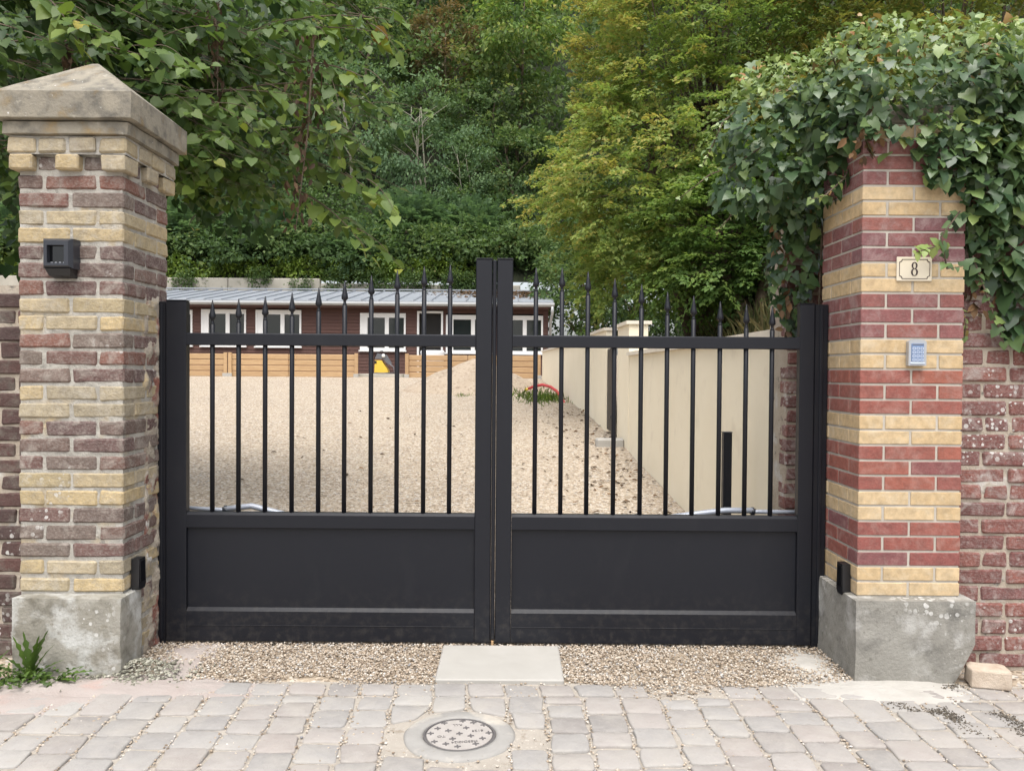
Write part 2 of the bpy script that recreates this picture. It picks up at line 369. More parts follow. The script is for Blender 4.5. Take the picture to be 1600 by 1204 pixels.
def pebble_mat(name, stops):
    m, t, b = new_mat(name); a = t.nodes.new('ShaderNodeAttribute'); a.attribute_name = 'tint'
    c = ramp(t, a.outputs['Fac'], stops).outputs[0]
    t.links.new(mixc(t, math_(t, 'MULTIPLY', noise(t, pos(t), 220, 3), .4), c, mixc(t, .4, c, (.2,.15,.1))), b.inputs['Base Color'])
    b.inputs['Roughness'].default_value = .8; b.inputs['Specular IOR Level'].default_value = .3; return m
M['pebble'] = pebble_mat('pebbles', [(0, (.2,.155,.115)), (.2, (.36,.285,.21)), (.5, (.46,.38,.295)), (.75, (.55,.48,.395)), (.92, (.66,.62,.56)), (1, (.24,.245,.26))])
def sett_mat():
    m, t, b = new_mat('sandstone_sett'); p = pos(t); r = objrand(t)
    base = ramp(t, r, [(0, (.275,.262,.25)), (.25, (.33,.315,.298)), (.45, (.3,.272,.252)), (.6, (.24,.226,.214)), (.8, (.35,.335,.315)), (1, (.32,.285,.262))]).outputs[0]
    n = noise(t, p, 14, 7, .65, .5)
    base = mixc(t, ramp(t, n, [(.4, (0,0,0)), (.75, (1,1,1))]).outputs[0], base, mixc(t, .4, base, (.4,.385,.36)))
    base = mixc(t, math_(t, 'MULTIPLY', ramp(t, noise(t, p, 42, 5, .7), [(.58, (0,0,0)), (.7, (1,1,1))]).outputs[0], .5), base, mixc(t, .5, base, (.2,.17,.14)))
    dust = ramp(t, noise(t, p, 4.2, 8, .72, .5), [(.47, (0,0,0)), (.63, (1,1,1))]).outputs[0]
    base = mixc(t, math_(t, 'MULTIPLY', dust, .55), base, (.37,.345,.31))
    base = mixc(t, math_(t, 'MULTIPLY', ramp(t, noise(t, p, 110, 4, .7), [(.6, (0,0,0)), (.72, (1,1,1))]).outputs[0], .4), base, (.45,.42,.37))
    t.links.new(base, b.inputs['Base Color']); b.inputs['Roughness'].default_value = .88; b.inputs['Specular IOR Level'].default_value = .2
    bump(t, b, math_(t, 'ADD', noise(t, p, 30, 6, .65), math_(t, 'MULTIPLY', noise(t, p, 150, 4), .4)), .45, .008); return m
M['sett'] = sett_mat()
M['ring'] = mottled('ring_concrete', (.28,.27,.252), (.335,.322,.302), 9, .9, .4, 110, .004, [((.48,.44,.38), 5, .5, .66), ((.27,.25,.22), 35, .64, .7)])
M['rubblestone'] = pebble_mat('rubble_stones', [(0, (.1,.1,.08)), (.4, (.22,.22,.17)), (.8, (.34,.33,.27)), (1, (.45,.44,.38))])
M['soilcrumb'] = pebble_mat('soil_crumbs', [(0, (.045,.038,.03)), (.6, (.11,.095,.075)), (1, (.22,.19,.15))])
M['iron'] = mottled('cast_iron_dusty', (.34,.315,.29), (.4,.372,.348), 22, .75, .3, 150, .003)
M['irondark'] = plain('cast_iron_relief', (.16,.15,.148), .55, .3)
M['enamel'] = plain('cream_enamel', (.68,.61,.48), .3, 0, .5, .05)
M['enamelbrown'] = plain('brown_enamel', (.04,.02,.02), .35)
M['oldbrick'] = mottled('chipped_brick', (.42,.33,.25), (.55,.47,.38), 14, .95, .6, 80, .01, [((.32,.2,.16), 10, .55, .68)])

# ------------------------------------------------------------------ ground, road, hill
def grid_sheet(name, xs, ys, fz, mat, kind='structure', smooth=True, parent=None):
    V = [(x, y, fz(x, y)) for y in ys for x in xs]; nx = len(xs)
    Fq = [(j*nx+i, j*nx+i+1, (j+1)*nx+i+1, (j+1)*nx+i) for j in range(len(ys)-1) for i in range(nx-1)]
    me = bpy.data.meshes.new(name); me.from_pydata(V, [], Fq); me.materials.append(mat)
    if smooth: me.polygons.foreach_set('use_smooth', [True] * len(me.polygons))
    o = link(name, me, parent)
    if kind: o['kind'] = kind
    return o
def lin(a, b, n): return [a + (b - a) * i / (n - 1) for i in range(n)]
def nz(x, y, z=0.0, s=1.0): return mnoise.noise(Vector((x * s, y * s, z)))
BANK = 1.95
def ground_z(x, y):
    z = gz(x, y)
    if y < 3.5: z -= .03
    else: z += .012 * nz(x, y, 3, 1.3) * min(1, max(0, y - 4.2)) - .012
    if x > BANK and y > 4.7:                       # planted bank behind the cream wall
        k = min(1, (x - BANK) / 1.2) * min(1, (y - 4.7) / .8)
        z = max(z, 1.6 * k + .2 * min(6, max(0, x - BANK))) if k > 0 else z
    return z
xs = sorted(set(lin(-60, -6, 19) + lin(-6, 6, 61) + lin(6, 60, 19)))
ys = sorted(set(lin(-25, 3, 15) + [3.48, 3.5] + lin(3.6, 30.9, 120)))
grid_sheet('ground', xs, ys, ground_z, M['gravel'])
grid_sheet('road', lin(-9, 9, 61), lin(-8, 3.5, 61), lambda x, y: -.0095 + .003 * nz(x, y, 1, 3), M['bed'])
HY = 31.2
def hill_z(x, y):
    return 4.75 + .74 * (y - HY) + 1.0 * nz(x, y, 7, .12) * min(1, (y - HY) / 6)
grid_sheet('hill', lin(-75, 75, 61), [HY] + lin(32, 110, 48), hill_z, M['hill'])
grid_sheet('bank', lin(6, 60, 12), lin(29, 31.4, 5), lambda x, y: 1.2 + max(0, (y - 29)) * 1.6, M['hill'])

# pebbles ------------------------------------------------------------
_ico_v = []
def ico():
    g = (1 + 5 ** .5) / 2
    v = np.array([(-1,g,0),(1,g,0),(-1,-g,0),(1,-g,0),(0,-1,g),(0,1,g),(0,-1,-g),(0,1,-g),(g,0,-1),(g,0,1),(-g,0,-1),(-g,0,1)], float)
    f = [(0,11,5),(0,5,1),(0,1,7),(0,7,10),(0,10,11),(1,5,9),(5,11,4),(11,10,2),(10,7,6),(7,1,8),(3,9,4),(3,4,2),(3,2,6),(3,6,8),(3,8,9),(4,9,5),(2,4,11),(6,2,10),(8,6,7),(9,8,1)]
    return v / np.linalg.norm(v[0]), f
ICO = ico()
OCT = (np.array([(1,0,0),(-1,0,0),(0,1,0),(0,-1,0),(0,0,1),(0,0,-1)], float), [(0,2,4),(2,1,4),(1,3,4),(3,0,4),(2,0,5),(1,2,5),(3,1,5),(0,3,5)])
def pebbles(name, X, Y, Z, S, mat, T=ICO, label=None, cat=None, smooth=True):
    V0, F0 = T; n = len(X)
    a = nr.uniform(0, 2*PI, n); sx = S * nr.uniform(.7, 1.25, n); sy = S * nr.uniform(.6, 1.1, n); sz = S * nr.uniform(.4, .75, n)
    jit = 1 + nr.normal(0, .13, (n, len(V0), 1))
    L = V0[None] * jit * np.stack([sx, sy, sz], 1)[:, None, :]
    ca, sa = np.cos(a)[:, None], np.sin(a)[:, None]
    W = np.stack([L[..., 0]*ca - L[..., 1]*sa, L[..., 0]*sa + L[..., 1]*ca, L[..., 2]], -1) + np.stack([X, Y, Z], 1)[:, None, :]
    me = np_mesh(name, W.reshape(-1, 3), F0, n, len(V0), nr.uniform(0, 1, n), smooth); me.materials.append(mat)
    o = link(name, me); return tag(o, label, cat, None, 'stuff')
n = 30000
X = nr.uniform(-1.72, 1.56, n); Y = 3.47 + (nr.uniform(0, 1, n) ** .9) * .72
edge = 3.47 + .05 * np.sin(X * 5.1) + .03 * np.sin(X * 13)
edge = np.where((X > .38) & (X < .95), 3.36 + .12 * np.abs((X - .66) / .3) ** 2, edge)
ext = nr.uniform(0, 1, n) < .12
Y = np.where(ext & (X > .35) & (X < 1.0), nr.uniform(3.3, 3.5, n), Y)
keep = (Y > edge) & ~((X > -.325) & (X < .235) & (Y < 3.93)) & ~((X < -1.42) & (Y < 3.72 + .5 * (X + 1.42)))
X, Y = X[keep], Y[keep]
pebbles('gravel', X, Y, .0 + nr.uniform(-.008, .006, len(X)), nr.uniform(.003, .0075, len(X)), M['pebble'], ICO, 'loose beige pebbles in front of the gate', 'gravel')
n = 22000
Y = 5.6 + 6.5 * nr.uniform(0, 1, n) ** 1.3; X = nr.uniform(-1, 1, n) * np.minimum(.62 * Y, 3.2)
k = X < 1.45; X, Y = X[k], Y[k]
Zg = np.array([ground_z(x, y) for x, y in zip(X, Y)])
pebbles('yard_gravel', X, Y, Zg + nr.uniform(-.007, .001, len(X)), nr.uniform(.006, .012, len(X)), M['pebble'], OCT, 'beige gravel covering the yard behind the gate', 'gravel', True)

# ------------------------------------------------------------------ setts of the road
road = bpy.data.objects['road']
MH = Vector((-.185, 2.985, 0)); COLLAR = .207
def sett(cs, z, name='sett'):            # cs: four ground corners, anticlockwise
    c = sum((Vector(p) for p in cs), Vector((0, 0))) / 4
    lay = [(-.05, 1.0, 0), (-.006, 1.0, 1), (-.0015, .972, 1), (0, .91, 1)]
    V = []
    tilt = (rng.uniform(-.02, .02), rng.uniform(-.02, .02))
    pts = []
    for i in range(4):
        a = Vector(cs[i]); b_ = Vector(cs[(i+1) % 4])
        for q in (.09, .5, .91): pts.append(a.lerp(b_, q) + Vector((rng.uniform(-.004, .004), rng.uniform(-.004, .004))))
    m_ = len(pts)
    for (dz, k, _) in lay:
        for p in pts:
            q = c + (p - c) * k; V.append((q.x, q.y, z + dz + ((q.x - c.x) * tilt[0] + (q.y - c.y) * tilt[1]) * (dz > -.02) + rng.uniform(-.0012, .0012)))
    V.append((c.x, c.y, z + .002))
    Fs = []
    for l in range(3):
        for i in range(m_): Fs.append((l*m_+i, l*m_+(i+1) % m_, (l+1)*m_+(i+1) % m_, (l+1)*m_+i))
    for i in range(m_): Fs.append((3*m_+i, 3*m_+(i+1) % m_, 4*m_))
    me = bpy.data.meshes.new(name); me.from_pydata(V, [], Fs); me.materials.append(M['sett'])
    me.polygons.foreach_set('use_smooth', [True] * len(me.polygons))
    return link(name, me, road)
SET = []
def lean(x, y): return x - (y - 3.0) * (.055 if x < 0 else .0)
wx = .152; k0 = -15
bx = [k * wx + rng.uniform(-.008, .008) for k in range(k0, 17)]
for i in range(len(bx) - 1):
    y = 2.36 + rng.uniform(0, .12)
    x0, x1 = bx[i], bx[i+1]; g = .0065
    lim = 3.335 + rng.uniform(-.008, .008)
    while y < lim - .05:
        ln = rng.uniform(.125, .165)
        if lim - (y + ln) < .07: ln = lim - y
        y2 = y + ln; s = lambda: rng.uniform(-.007, .007)
        cs = [(lean(x0 + g, y) + s(), y + g + s()), (lean(x1 - g, y) + s(), y + g + s()), (lean(x1 - g, y2) + s(), y2 - g + s()), (lean(x0 + g, y2) + s(), y2 - g + s())]
        mid = sum((Vector(p) for p in cs), Vector((0, 0))) / 4
        dm = (mid - MH.xy).length
        if dm > COLLAR + .055:
            out = []
            for p in cs:
                v = Vector(p) - MH.xy
                if v.length < COLLAR + .012: v = v.normalized() * (COLLAR + .012)
                out.append(tuple(MH.xy + v))
            SET.append(sett(out, rng.uniform(-.004, .003)))
        y = y2
x = -2.28
while x < 2.45:
    ln = rng.uniform(.14, .165)
    if not (.52 < x < .8):
        s = lambda: rng.uniform(-.006, .006)
        y0, y1 = 3.345, 3.462
        SET.append(sett([(x + .006, y0 + s()), (x + ln - .006, y0 + s()), (x + ln - .006 - .012, y1 + s()), (x + .006 - .012, y1 + s())], rng.uniform(-.004, .002)))
    x += ln
# small stones washed into the joints
n = 15000
X = nr.uniform(-2.3, 2.4, n); Y = nr.uniform(2.4, 3.5, n)
xb = np.array(bx); sh = np.where(X < 0, X + (Y - 3) * .055, X)
dj = np.min(np.abs(sh[:, None] - xb[None]), 1)
keep = (dj < .013) | (nr.uniform(0, 1, n) < .05) | ((Y > 3.32) & (nr.uniform(0, 1, n) < .25))
keep &= np.hypot(X - MH.x, Y - MH.y) > .15
X, Y = X[keep], Y[keep]
pebbles('joint_gravel', X, Y, np.full(len(X), -.003), nr.uniform(.0025, .0065, len(X)), M['pebble'], ICO, 'small loose stones lying in the sett joints', 'gravel')
# dusty patches that bury the setts
def mound(name, cx, cy, rx, ry, h, mat, label, zb=-.008, seed=0):
    m_ = 54; rings = 16; V = [(cx, cy, zb + h)]
    for k in range(1, rings + 1):
        for i in range(m_):
            a = 2 * PI * i / m_; q = k / rings
            rr = q * (1 + .3 * nz(math.cos(a) * 1.6 + seed, math.sin(a) * 1.6, seed) + .12 * nz(math.cos(a) * 6, math.sin(a) * 6, seed))
            x_, y_ = cx + rx * rr * math.cos(a), cy + ry * rr * math.sin(a)
            V.append((x_, y_, zb - .006 * q ** 4 + h * (1 - q ** 1.6) + (.0055 * nz(x_, y_, seed, 13) + .0025 * nz(x_, y_, seed, 45))))
    Fs = [(0, 1 + i, 1 + (i + 1) % m_) for i in range(m_)]
    for k in range(rings - 1):
        for i in range(m_):
            a = 1 + k * m_ + i; b_ = 1 + k * m_ + (i + 1) % m_; Fs.append((a, a + m_, b_ + m_, b_))
    me = bpy.data.meshes.new(name); me.from_pydata(V, [], Fs); me.materials.append(mat)
    me.polygons.foreach_set('use_smooth', [True] * len(me.polygons))
    return tag(link(name, me), label, 'sand', None, 'stuff')
mound('pink_sand', -1.75, 3.42, .8, .16, .014, M['pinksand'], 'pinkish dust over the setts before the left pillar', -.006, 2)
mound('pink_sand', -2.05, 3.27, .5, .16, .009, M['pinksand'], 'pinkish dust at the left edge of the road', -.006, 5)
mound('pink_sand', -1.5, 3.82, .16, .26, .016, M['pinksand'], 'reddish dust under the left end of the gate', -.008, 3)
mound('white_sand', 1.6, 3.44, .5, .15, .014, M['whitesand'], 'pale dust heaped at the foot of the right pillar', -.006, 4)
mound('white_sand', 1.38, 3.75, .14, .22, .018, M['whitesand'], 'pale dust beside the right pillar base', -.008, 6)

# manhole ------------------------------------------------------------
mh = thing('manhole_cover', 'round iron manhole cover with raised crosses in a concrete ring', 'manhole cover', (MH.x, MH.y, 0))
b = MB(); prof_o = []
seg = 48
V = []; Fs = []
for (r_, z) in [(.137, -.03), (.137, -.001), (.15, .001), (COLLAR - .012, .0), (COLLAR, -.008), (COLLAR, -.04)]:
    for k in range(seg):
        a = 2 * PI * k / seg; rr = r_ * (1 + (.02 * nz(math.cos(a) * 2, math.sin(a) * 2, 9) if r_ > .2 else 0)); V.append((MH.x + rr * math.cos(a), MH.y + rr * math.sin(a), z))
for l in range(5):
    for k in range(seg): Fs.append((l*seg+k, l*seg+(k+1) % seg, (l+1)*seg+(k+1) % seg, (l+1)*seg+k))
b.add(V, Fs).build('concrete_ring', M['ring'], mh, True)
MB().lathe((MH.x, MH.y, 0), [(.1345, -.03), (.1345, -.002), (.127, -.002), (.1265, -.006)], seg).build('frame_ring', M['irondark'], mh)
lid = MB().lathe((MH.x, MH.y, 0), [(.122, -.03), (.122, -.003), (.121, -.0015)], seg).build('lid', M['iron'], mh)
def lidpt(zx, zy):                          # spots read off the enlarged photograph of the lid
    q = at(640 + zx / 10, 1110 + zy / 10, 2.9); d = q - Vector((0, 0, EYE)); t = (-.0015 - EYE) / d.z
    return Vector((0, 0, EYE)) + d * t
c0 = lidpt(805, 445)
cr = [(560,270),(855,235),(1030,262),(452,358),(625,395),(915,348),(338,440),(805,442),(1280,430),(990,478),(695,528),(1180,520),(400,575),(585,612),(775,655),(1070,610),(1195,300)]
for (zx, zy) in cr:
    q = lidpt(zx, zy) - c0; a = R(9)
    q = Vector((q.x * .98, q.y * .98, 0)) + MH
    m = MB()
    for k in (0, 1):
        u = Vector((math.cos(a + k * PI / 2), math.sin(a + k * PI / 2), 0)) * .0125; v = Vector((-u.y, u.x, 0)).normalized() * .0033
        m.add([q+u+v, q-u+v, q-u-v, q+u-v, q+u*.92+v*.7+Vector((0,0,.003+.0003*k)), q-u*.92+v*.7+Vector((0,0,.003+.0003*k)), q-u*.92-v*.7+Vector((0,0,.003+.0003*k)), q+u*.92-v*.7+Vector((0,0,.003+.0003*k))],
              [(0,1,2,3),(4,5,6,7),(0,1,5,4),(1,2,6,5),(2,3,7,6),(3,0,4,7)])
    o = m.build('raised_cross', M['irondark'], lid)
    o.location.z = -.0016
def lettering(name, txt, size, loc, rot, mat, parent, depth=.001, serif=False, sx=1.0):
    cu = bpy.data.curves.new(name, 'FONT'); cu.body = txt; cu.size = size; cu.extrude = depth; cu.align_x = 'CENTER'; cu.align_y = 'CENTER'; cu.resolution_u = 3
    o = bpy.data.objects.new(name, cu); COL.objects.link(o)
    dg = bpy.context.evaluated_depsgraph_get(); me = bpy.data.meshes.new_from_object(o.evaluated_get(dg))
    bpy.data.objects.remove(o); me.name = name; me.materials.clear(); me.materials.append(mat)
    me.transform(Matrix.Translation(loc) @ rot @ Matrix.Diagonal((sx, 1, 1, 1)))
    return link(name, me, parent)
for txt, (zx, zy), sz in (('HSSDI0I24', (885, 570), .022), ('TO', (518, 485), .022), ('8129', (1090, 392), .022), ('R.LL', (775, 302), .02)):
    q = lidpt(zx, zy) - c0
    lettering('lettering', txt, sz, (MH.x + q.x, MH.y + q.y, -.0012), Matrix.Rotation(R(9 + 180), 4, 'Z'), M['irondark'], lid, .0011)

# concrete plate under the middle of the gate
pl = MB(); V = []
pl.cbox(-.325, .235, 3.485, 3.925, -.04, .012, .006)
tag(pl.build('concrete_slab', M['slab']), 'pale flat concrete slab set before the middle of the gate', 'slab')

# ------------------------------------------------------------------ bricks
def brick_set(L, W, H, n, c, j):
    out = []
    for k in range(n):
        r = random.Random(100 + k + int(L * 1e4))
        out.append(MB().cbox(-L/2, L/2, -W/2, W/2, -H/2, H/2, c * r.uniform(.7, 1.5), j, r).mesh('brick'))
    return out
_mats = {}
def brick(meshes, mat, loc, rz, parent, jr=0.0):
    me0 = rng.choice(meshes); key = (me0.name, mat.name)
    if key not in _mats:
        me = me0.copy(); me.materials.clear(); me.materials.append(mat); _mats[key] = me
    o = bpy.data.objects.new('brick', _mats[key]); COL.objects.link(o)
    o.location = loc; o.rotation_euler = (rng.uniform(-jr, jr), rng.uniform(-jr, jr), rz + (PI if rng.random() < .5 else 0) + rng.uniform(-jr, jr))
    return adopt(o, parent)
def mortar_body(name, x0, x1, y0, y1, z0, z1, amp, mat, parent, step=.022, seed=0.0, faces='FBLR'):
    m = MB()
    def face(o, u, v, nrm, lu, lv):
        nu, nv_ = max(2, int(lu / step)), max(2, int(lv / step)); V = []
        for j in range(nv_ + 1):
            for i in range(nu + 1):
                p = o + u * (lu * i / nu) + v * (lv * j / nv_)
                e = 0 if i in (0, nu) else 1
                d = amp * (1.1 * nz(p.x * 9 + p.y * 9, p.z * 9, seed) + .7 * nz(p.x * 26 + p.y * 26, p.z * 26, seed + 4)) * e
                V.append(p + nrm * d)
        m.add(V, [(j*(nu+1)+i, j*(nu+1)+i+1, (j+1)*(nu+1)+i+1, (j+1)*(nu+1)+i) for j in range(nv_) for i in range(nu)])
    X_, Y_, Z_ = Vector((1,0,0)), Vector((0,1,0)), Vector((0,0,1))
    face(Vector((x0,y0,z0)), X_, Z_, -Y_, x1-x0, z1-z0)
    face(Vector((x1,y0,z0)), Y_, Z_, X_, y1-y0, z1-z0)
    face(Vector((x1,y1,z0)), -X_, Z_, Y_, x1-x0, z1-z0)
    face(Vector((x0,y1,z0)), -Y_, Z_, -X_, y1-y0, z1-z0)
    m.add([(x0,y0,z1),(x1,y0,z1),(x1,y1,z1),(x0,y1,z1)], [(0,1,2,3)])
    me = m.mesh(name, False); me.materials.append(mat); me.polygons.foreach_set('use_smooth', [True] * len(me.polygons))
    return link(name, me, parent)
def pillar_course(meshes, mat, x0, y0, S, z, L, W, j, turned, parent, jr):
    c = (x0 + S / 2, y0 + S / 2)
    for s in (-1, 1):
        if not turned:                                    # two stretchers show in front, header ends at the sides
            for e in (-1, 1): brick(meshes, mat, (c[0] + e * (L + j) / 2, c[1] + s * (S - W) / 2, z), 0, parent, jr)
            brick(meshes, mat, (c[0] + s * (S - W) / 2, c[1], z), PI/2, parent, jr)
        else:
            for e in (-1, 1): brick(meshes, mat, (c[0] + s * (S - W) / 2, c[1] + e * (L + j) / 2, z), PI/2, parent, jr)
            brick(meshes, mat, (c[0], c[1] + s * (S - W) / 2, z), 0, parent, jr)

# right pillar -------------------------------------------------------
RX0, RY0 = 1.541, 3.6
L_, W_, H_, J_ = .2225, .1055, .057, .011
S_ = 2 * L_ + J_
pr = thing('gate_pillar', 'smooth red and yellow banded brick gate pillar carrying the house number', 'pillar', (RX0 + S_/2, RY0 + S_/2, 0))
new_set = brick_set(L_, W_, H_, 5, .0022, .0006)
zb = .352; pitch = .0674
for k in range(31):
    mat = M['yel_new'] if k % 5 < 2 else (M['red_low'] if k < 15 else M['red_new'])
    pillar_course(new_set, mat, RX0, RY0, S_, zb + H_/2 + .004 + k * pitch, L_, W_, J_, k % 2 == 1, pr, .0015)
mortar_body('mortar', RX0 + .0045, RX0 + S_ - .0045, RY0 + .0045, RY0 + S_ - .0045, zb - .02, zb + 31 * pitch, .0008, M['mortar'], pr, .05, 1.0)
def rough_block(name, x0, x1, y0, y1, z0, z1, mat, parent, amp=.006, c=.012, nseg=9, seed=0, top=None):
    """block with worn edges: subdivided box, vertices pushed about"""
    import bmesh
    bm = bmesh.new(); bmesh.ops.create_cube(bm, size=1)
    bmesh.ops.subdivide_edges(bm, edges=bm.edges[:], cuts=nseg, use_grid_fill=True)
    for v in bm.verts:
        p = v.co + Vector((.5, .5, .5)); q = Vector((x0 + (x1-x0)*p.x, y0 + (y1-y0)*p.y, z0 + (z1-z0)*p.z))
        on = sum(1 for a in p if a < 1e-4 or a > 1 - 1e-4)
        ctr = Vector(((x0+x1)/2, (y0+y1)/2, (z0+z1)/2))
        if on >= 2:
            for k in range(3):
                if p[k] < 1e-4: q[k] += c * (.6 + .8 * abs(nz(q.x*7, q.y*7 + q.z*7, seed)))
                elif p[k] > 1 - 1e-4: q[k] -= c * (.6 + .8 * abs(nz(q.x*7, q.y*7 + q.z*7, seed)))
        q += Vector((nz(q.x*11, q.y*11 + q.z*11, seed+1), nz(q.x*11, q.y*11 + q.z*11, seed+2), nz(q.x*11, q.y*11 + q.z*11, seed+3))) * amp
        if top: q = top(q)
        v.co = q
    me = bpy.data.meshes.new(name); bm.to_mesh(me); bm.free(); me.materials.append(mat)
    me.polygons.foreach_set('use_smooth', [True] * len(me.polygons)); me.set_sharp_from_angle(angle=R(24))
    return link(name, me, parent)
def chip(q):                                # broken lower right corner
    if q.z < .16 and q.x > 1.93: q.x -= (q.x - 1.93) * .8 * (.16 - q.z) / .16
    return q
rough_block('base', 1.508, 2.035, 3.53, 4.1, -.05, .352, M['conc2'], pr, .003, .003, 14, 3, chip)
MB().cbox(RX0 + .01, RX0 + S_ - .01, RY0 + .01, RY0 + S_ - .01, zb + 31 * pitch + .002, zb + 31 * pitch + .09, .01).build('cap', M['stone_cap'], pr)

# left pillar --------------------------------------------------------
OL, OW, OH, OJ = .2255, .1085, .0645, .014
OS = 2 * OL + OJ
LX1, LY0 = -1.722, 3.6; LX0 = LX1 - OS
plf = thing('gate_pillar', 'weathered old brick gate pillar under a pyramid stone cap', 'pillar', (LX0 + OS/2, LY0 + OS/2, 0))
old_set = brick_set(OL, OW, OH, 8, .006, .003)
zb2, pitch2 = .338, .0775
pat = 'YYRRRYYRRRYYRRRYYRRRYYRR'
for k, ch in enumerate(pat):
    pillar_course(old_set, M['yel_old'] if ch == 'Y' else M['red_old'], LX0, LY0, OS, zb2 + .007 + OH/2 + k * pitch2, OL, OW, OJ, k % 2 == 1, plf, .007)
for k in range(-4, 0):                      # courses behind the concrete foot
    for e in (0, 1): brick(old_set, rng.choice([M['red_old'], M['yel_old']]), (LX1 - OW/2 - .004, 3.845 + e * .235 - (.05 if k % 2 else 0), zb2 + .007 + OH/2 + k * pitch2), PI/2, plf, .01)
mortar_body('mortar', LX0 + .0065, LX1 - .0065, LY0 + .0065, LY0 + OS - .0065, .0, zb2 + 26 * pitch2, .0046, M['mortar_old'], plf, .016, 2.0)
# crumbled rubble strip where the gate post was let in
def rubble_strip():
    V = []; Fs = []; nu, nv_ = 14, 150
    for j in range(nv_ + 1):
        for i in range(nu + 1):
            y_ = 3.80 + (4.06 - 3.80) * i / nu; z_ = 0 + 1.70 * j / nv_
            e = 0 if (i in (0, nu) or j == nv_) else 1
            d = .010 + .016 * nz(y_ * 14, z_ * 13, 5) + .009 * nz(y_ * 45, z_ * 40, 8)
            V.append((LX1 - .012 + d * e, y_, z_))
    Fs = [(j*(nu+1)+i, j*(nu+1)+i+1, (j+1)*(nu+1)+i+1, (j+1)*(nu+1)+i) for j in range(nv_) for i in range(nu)]
    m = MB().add(V, Fs); me = m.mesh('mortar', False); me.materials.append(M['rubble']); me.polygons.foreach_set('use_smooth', [True]*len(me.polygons))
    link('mortar_patch', me, plf)
M['rubble'] = mottled('rubble_patch', (.33,.28,.22), (.46,.41,.34), 9, .97, .9, 60, .012, [((.25,.11,.085), 7, .53, .6), ((.14,.12,.11), 14, .58, .66), ((.55,.42,.22), 4.5, .57, .66), ((.62,.6,.56), 12, .63, .68)])
rubble_strip()
rough_block('base', -2.178, -1.698, 3.525, 3.735, -.05, .338, M['conc'], plf, .004, .004, 14, 7)
# corbelled dentils and brick crown
zc = zb2 + 24 * pitch2 + .004; P_ = .034
dent_set = brick_set(.105, .13, OH, 4, .006, .003)
for s in (-1, 1):
    for kx in (-1, 0, 1):
        x_ = LX0 + OS/2 + kx * (OS/2 - .03)
        brick(dent_set, M['yel_old'], (x_, LY0 + OS/2 + s * (OS/2 + P_ - .065), zc + .006 + OH/2), 0, plf, .006)
        if kx == 0: brick(dent_set, M['yel_old'], (LX0 + OS/2 + s * (OS/2 + P_ - .065), LY0 + OS/2, zc + .006 + OH/2), PI/2, plf, .006)
rset = brick_set(.09, .08, OH, 3, .006, .003)
for s in (-1, 1):
    for kx in (-.5, .5):
        brick(rset, M['red_old'], (LX0 + OS/2 + kx * (OS/2 - .03), LY0 + OS/2 + s * (OS/2 - .043), zc + .006 + OH/2), 0, plf, .005)
        brick(rset, M['red_old'], (LX0 + OS/2 + s * (OS/2 - .043), LY0 + OS/2 + kx * (OS/2 - .03), zc + .006 + OH/2), PI/2, plf, .005)
cset = brick_set(.118, .12, OH, 5, .006, .004)
zc2 = zc + pitch2
for s in (-1, 1):
    for kx in range(4):
        x_ = -(OS/2 + P_) + .0665 + kx * ((OS + 2*P_ - .133) / 3)
        brick(cset, M['yel_old'], (LX0 + OS/2 + x_, LY0 + OS/2 + s * (OS/2 + P_ - .061), zc2 + .004 + OH/2), 0, plf, .006)
        if 0 < kx < 3: brick(cset, M['yel_old'], (LX0 + OS/2 + s * (OS/2 + P_ - .061), LY0 + OS/2 + x_, zc2 + .004 + OH/2), PI/2, plf, .006)
mortar_body('crown_mortar', LX0 - P_ + .012, LX1 + P_ - .012, LY0 - P_ + .012, LY0 + OS + P_ - .012, zc2 - .004, zc2 + pitch2 - .002, .003, M['mortar_old'], plf, .02, 6.0)
zcap = zc2 + pitch2 - .002
o1 = .044; o2 = .07
cap_low = rough_block('cap_band', LX0 - o1, LX1 + o1, LY0 - o1, LY0 + OS + o1, zcap, zcap + .062, M['stone_cap'], plf, .004, .006, 10, 5)
zt = zcap + .063
def pyramid(q):
    cx, cy = LX0 + OS/2, LY0 + OS/2; hw = OS/2 + o2
    if q.z > zt + .1:
        k = max(abs(q.x - cx), abs(q.y - cy)) / hw
        q.z = zt + .118 + max(0, (1 - k)) * .235
    return q
rough_block('cap', LX0 - o2, LX1 + o2, LY0 - o2, LY0 + OS + o2, zt, zt + .118, M['stone_cap'], plf, .003, .004, 18, 11, pyramid)

# garden walls either side -------------------------------------------
def brick_wall(name, label, x0, x1, y0, thick, ztop, mat, seed, hdr=True, base=0.0):
    t = thing(name, label, 'wall', ((x0 + x1) / 2, y0 + thick / 2, base))
    r = random.Random(seed)
    k = 0; z = base + .004
    while z + .066 < ztop:
        x = x0 if k % 2 else x0 - .115
        while x < x1 - .03:
            a, b_ = max(x, x0), min(x + .222, x1)
            head = (k % 4 == 2)
            wdt = .108 if head else .222
            b_ = min(x + wdt, x1)
            if b_ - a > .045:
                sc = (b_ - a) / (.1085 if head else OL)
                o = brick(hset if head else old_set, mat, ((a + b_) / 2, y0 + .055 + r.uniform(-.005, .004), z + .033), 0, t, .008)
                o.scale.x = sc
            x += wdt + .014
        z += .0768; k += 1
    mortar_body('mortar', x0 + .004, x1 - .004, y0 + .009, y0 + thick, base - .05, ztop + .02, .0045, M['mortar_wall'], t, .022, seed)
    return t
hset = brick_set(.1085, OW, OH, 5, .0065, .0042)
brick_wall('brick_wall', 'old red brick wall right of the number pillar, white lichen on it', 2.026, 3.3, 3.69, .3, 2.32, M['red_wall'], 5)
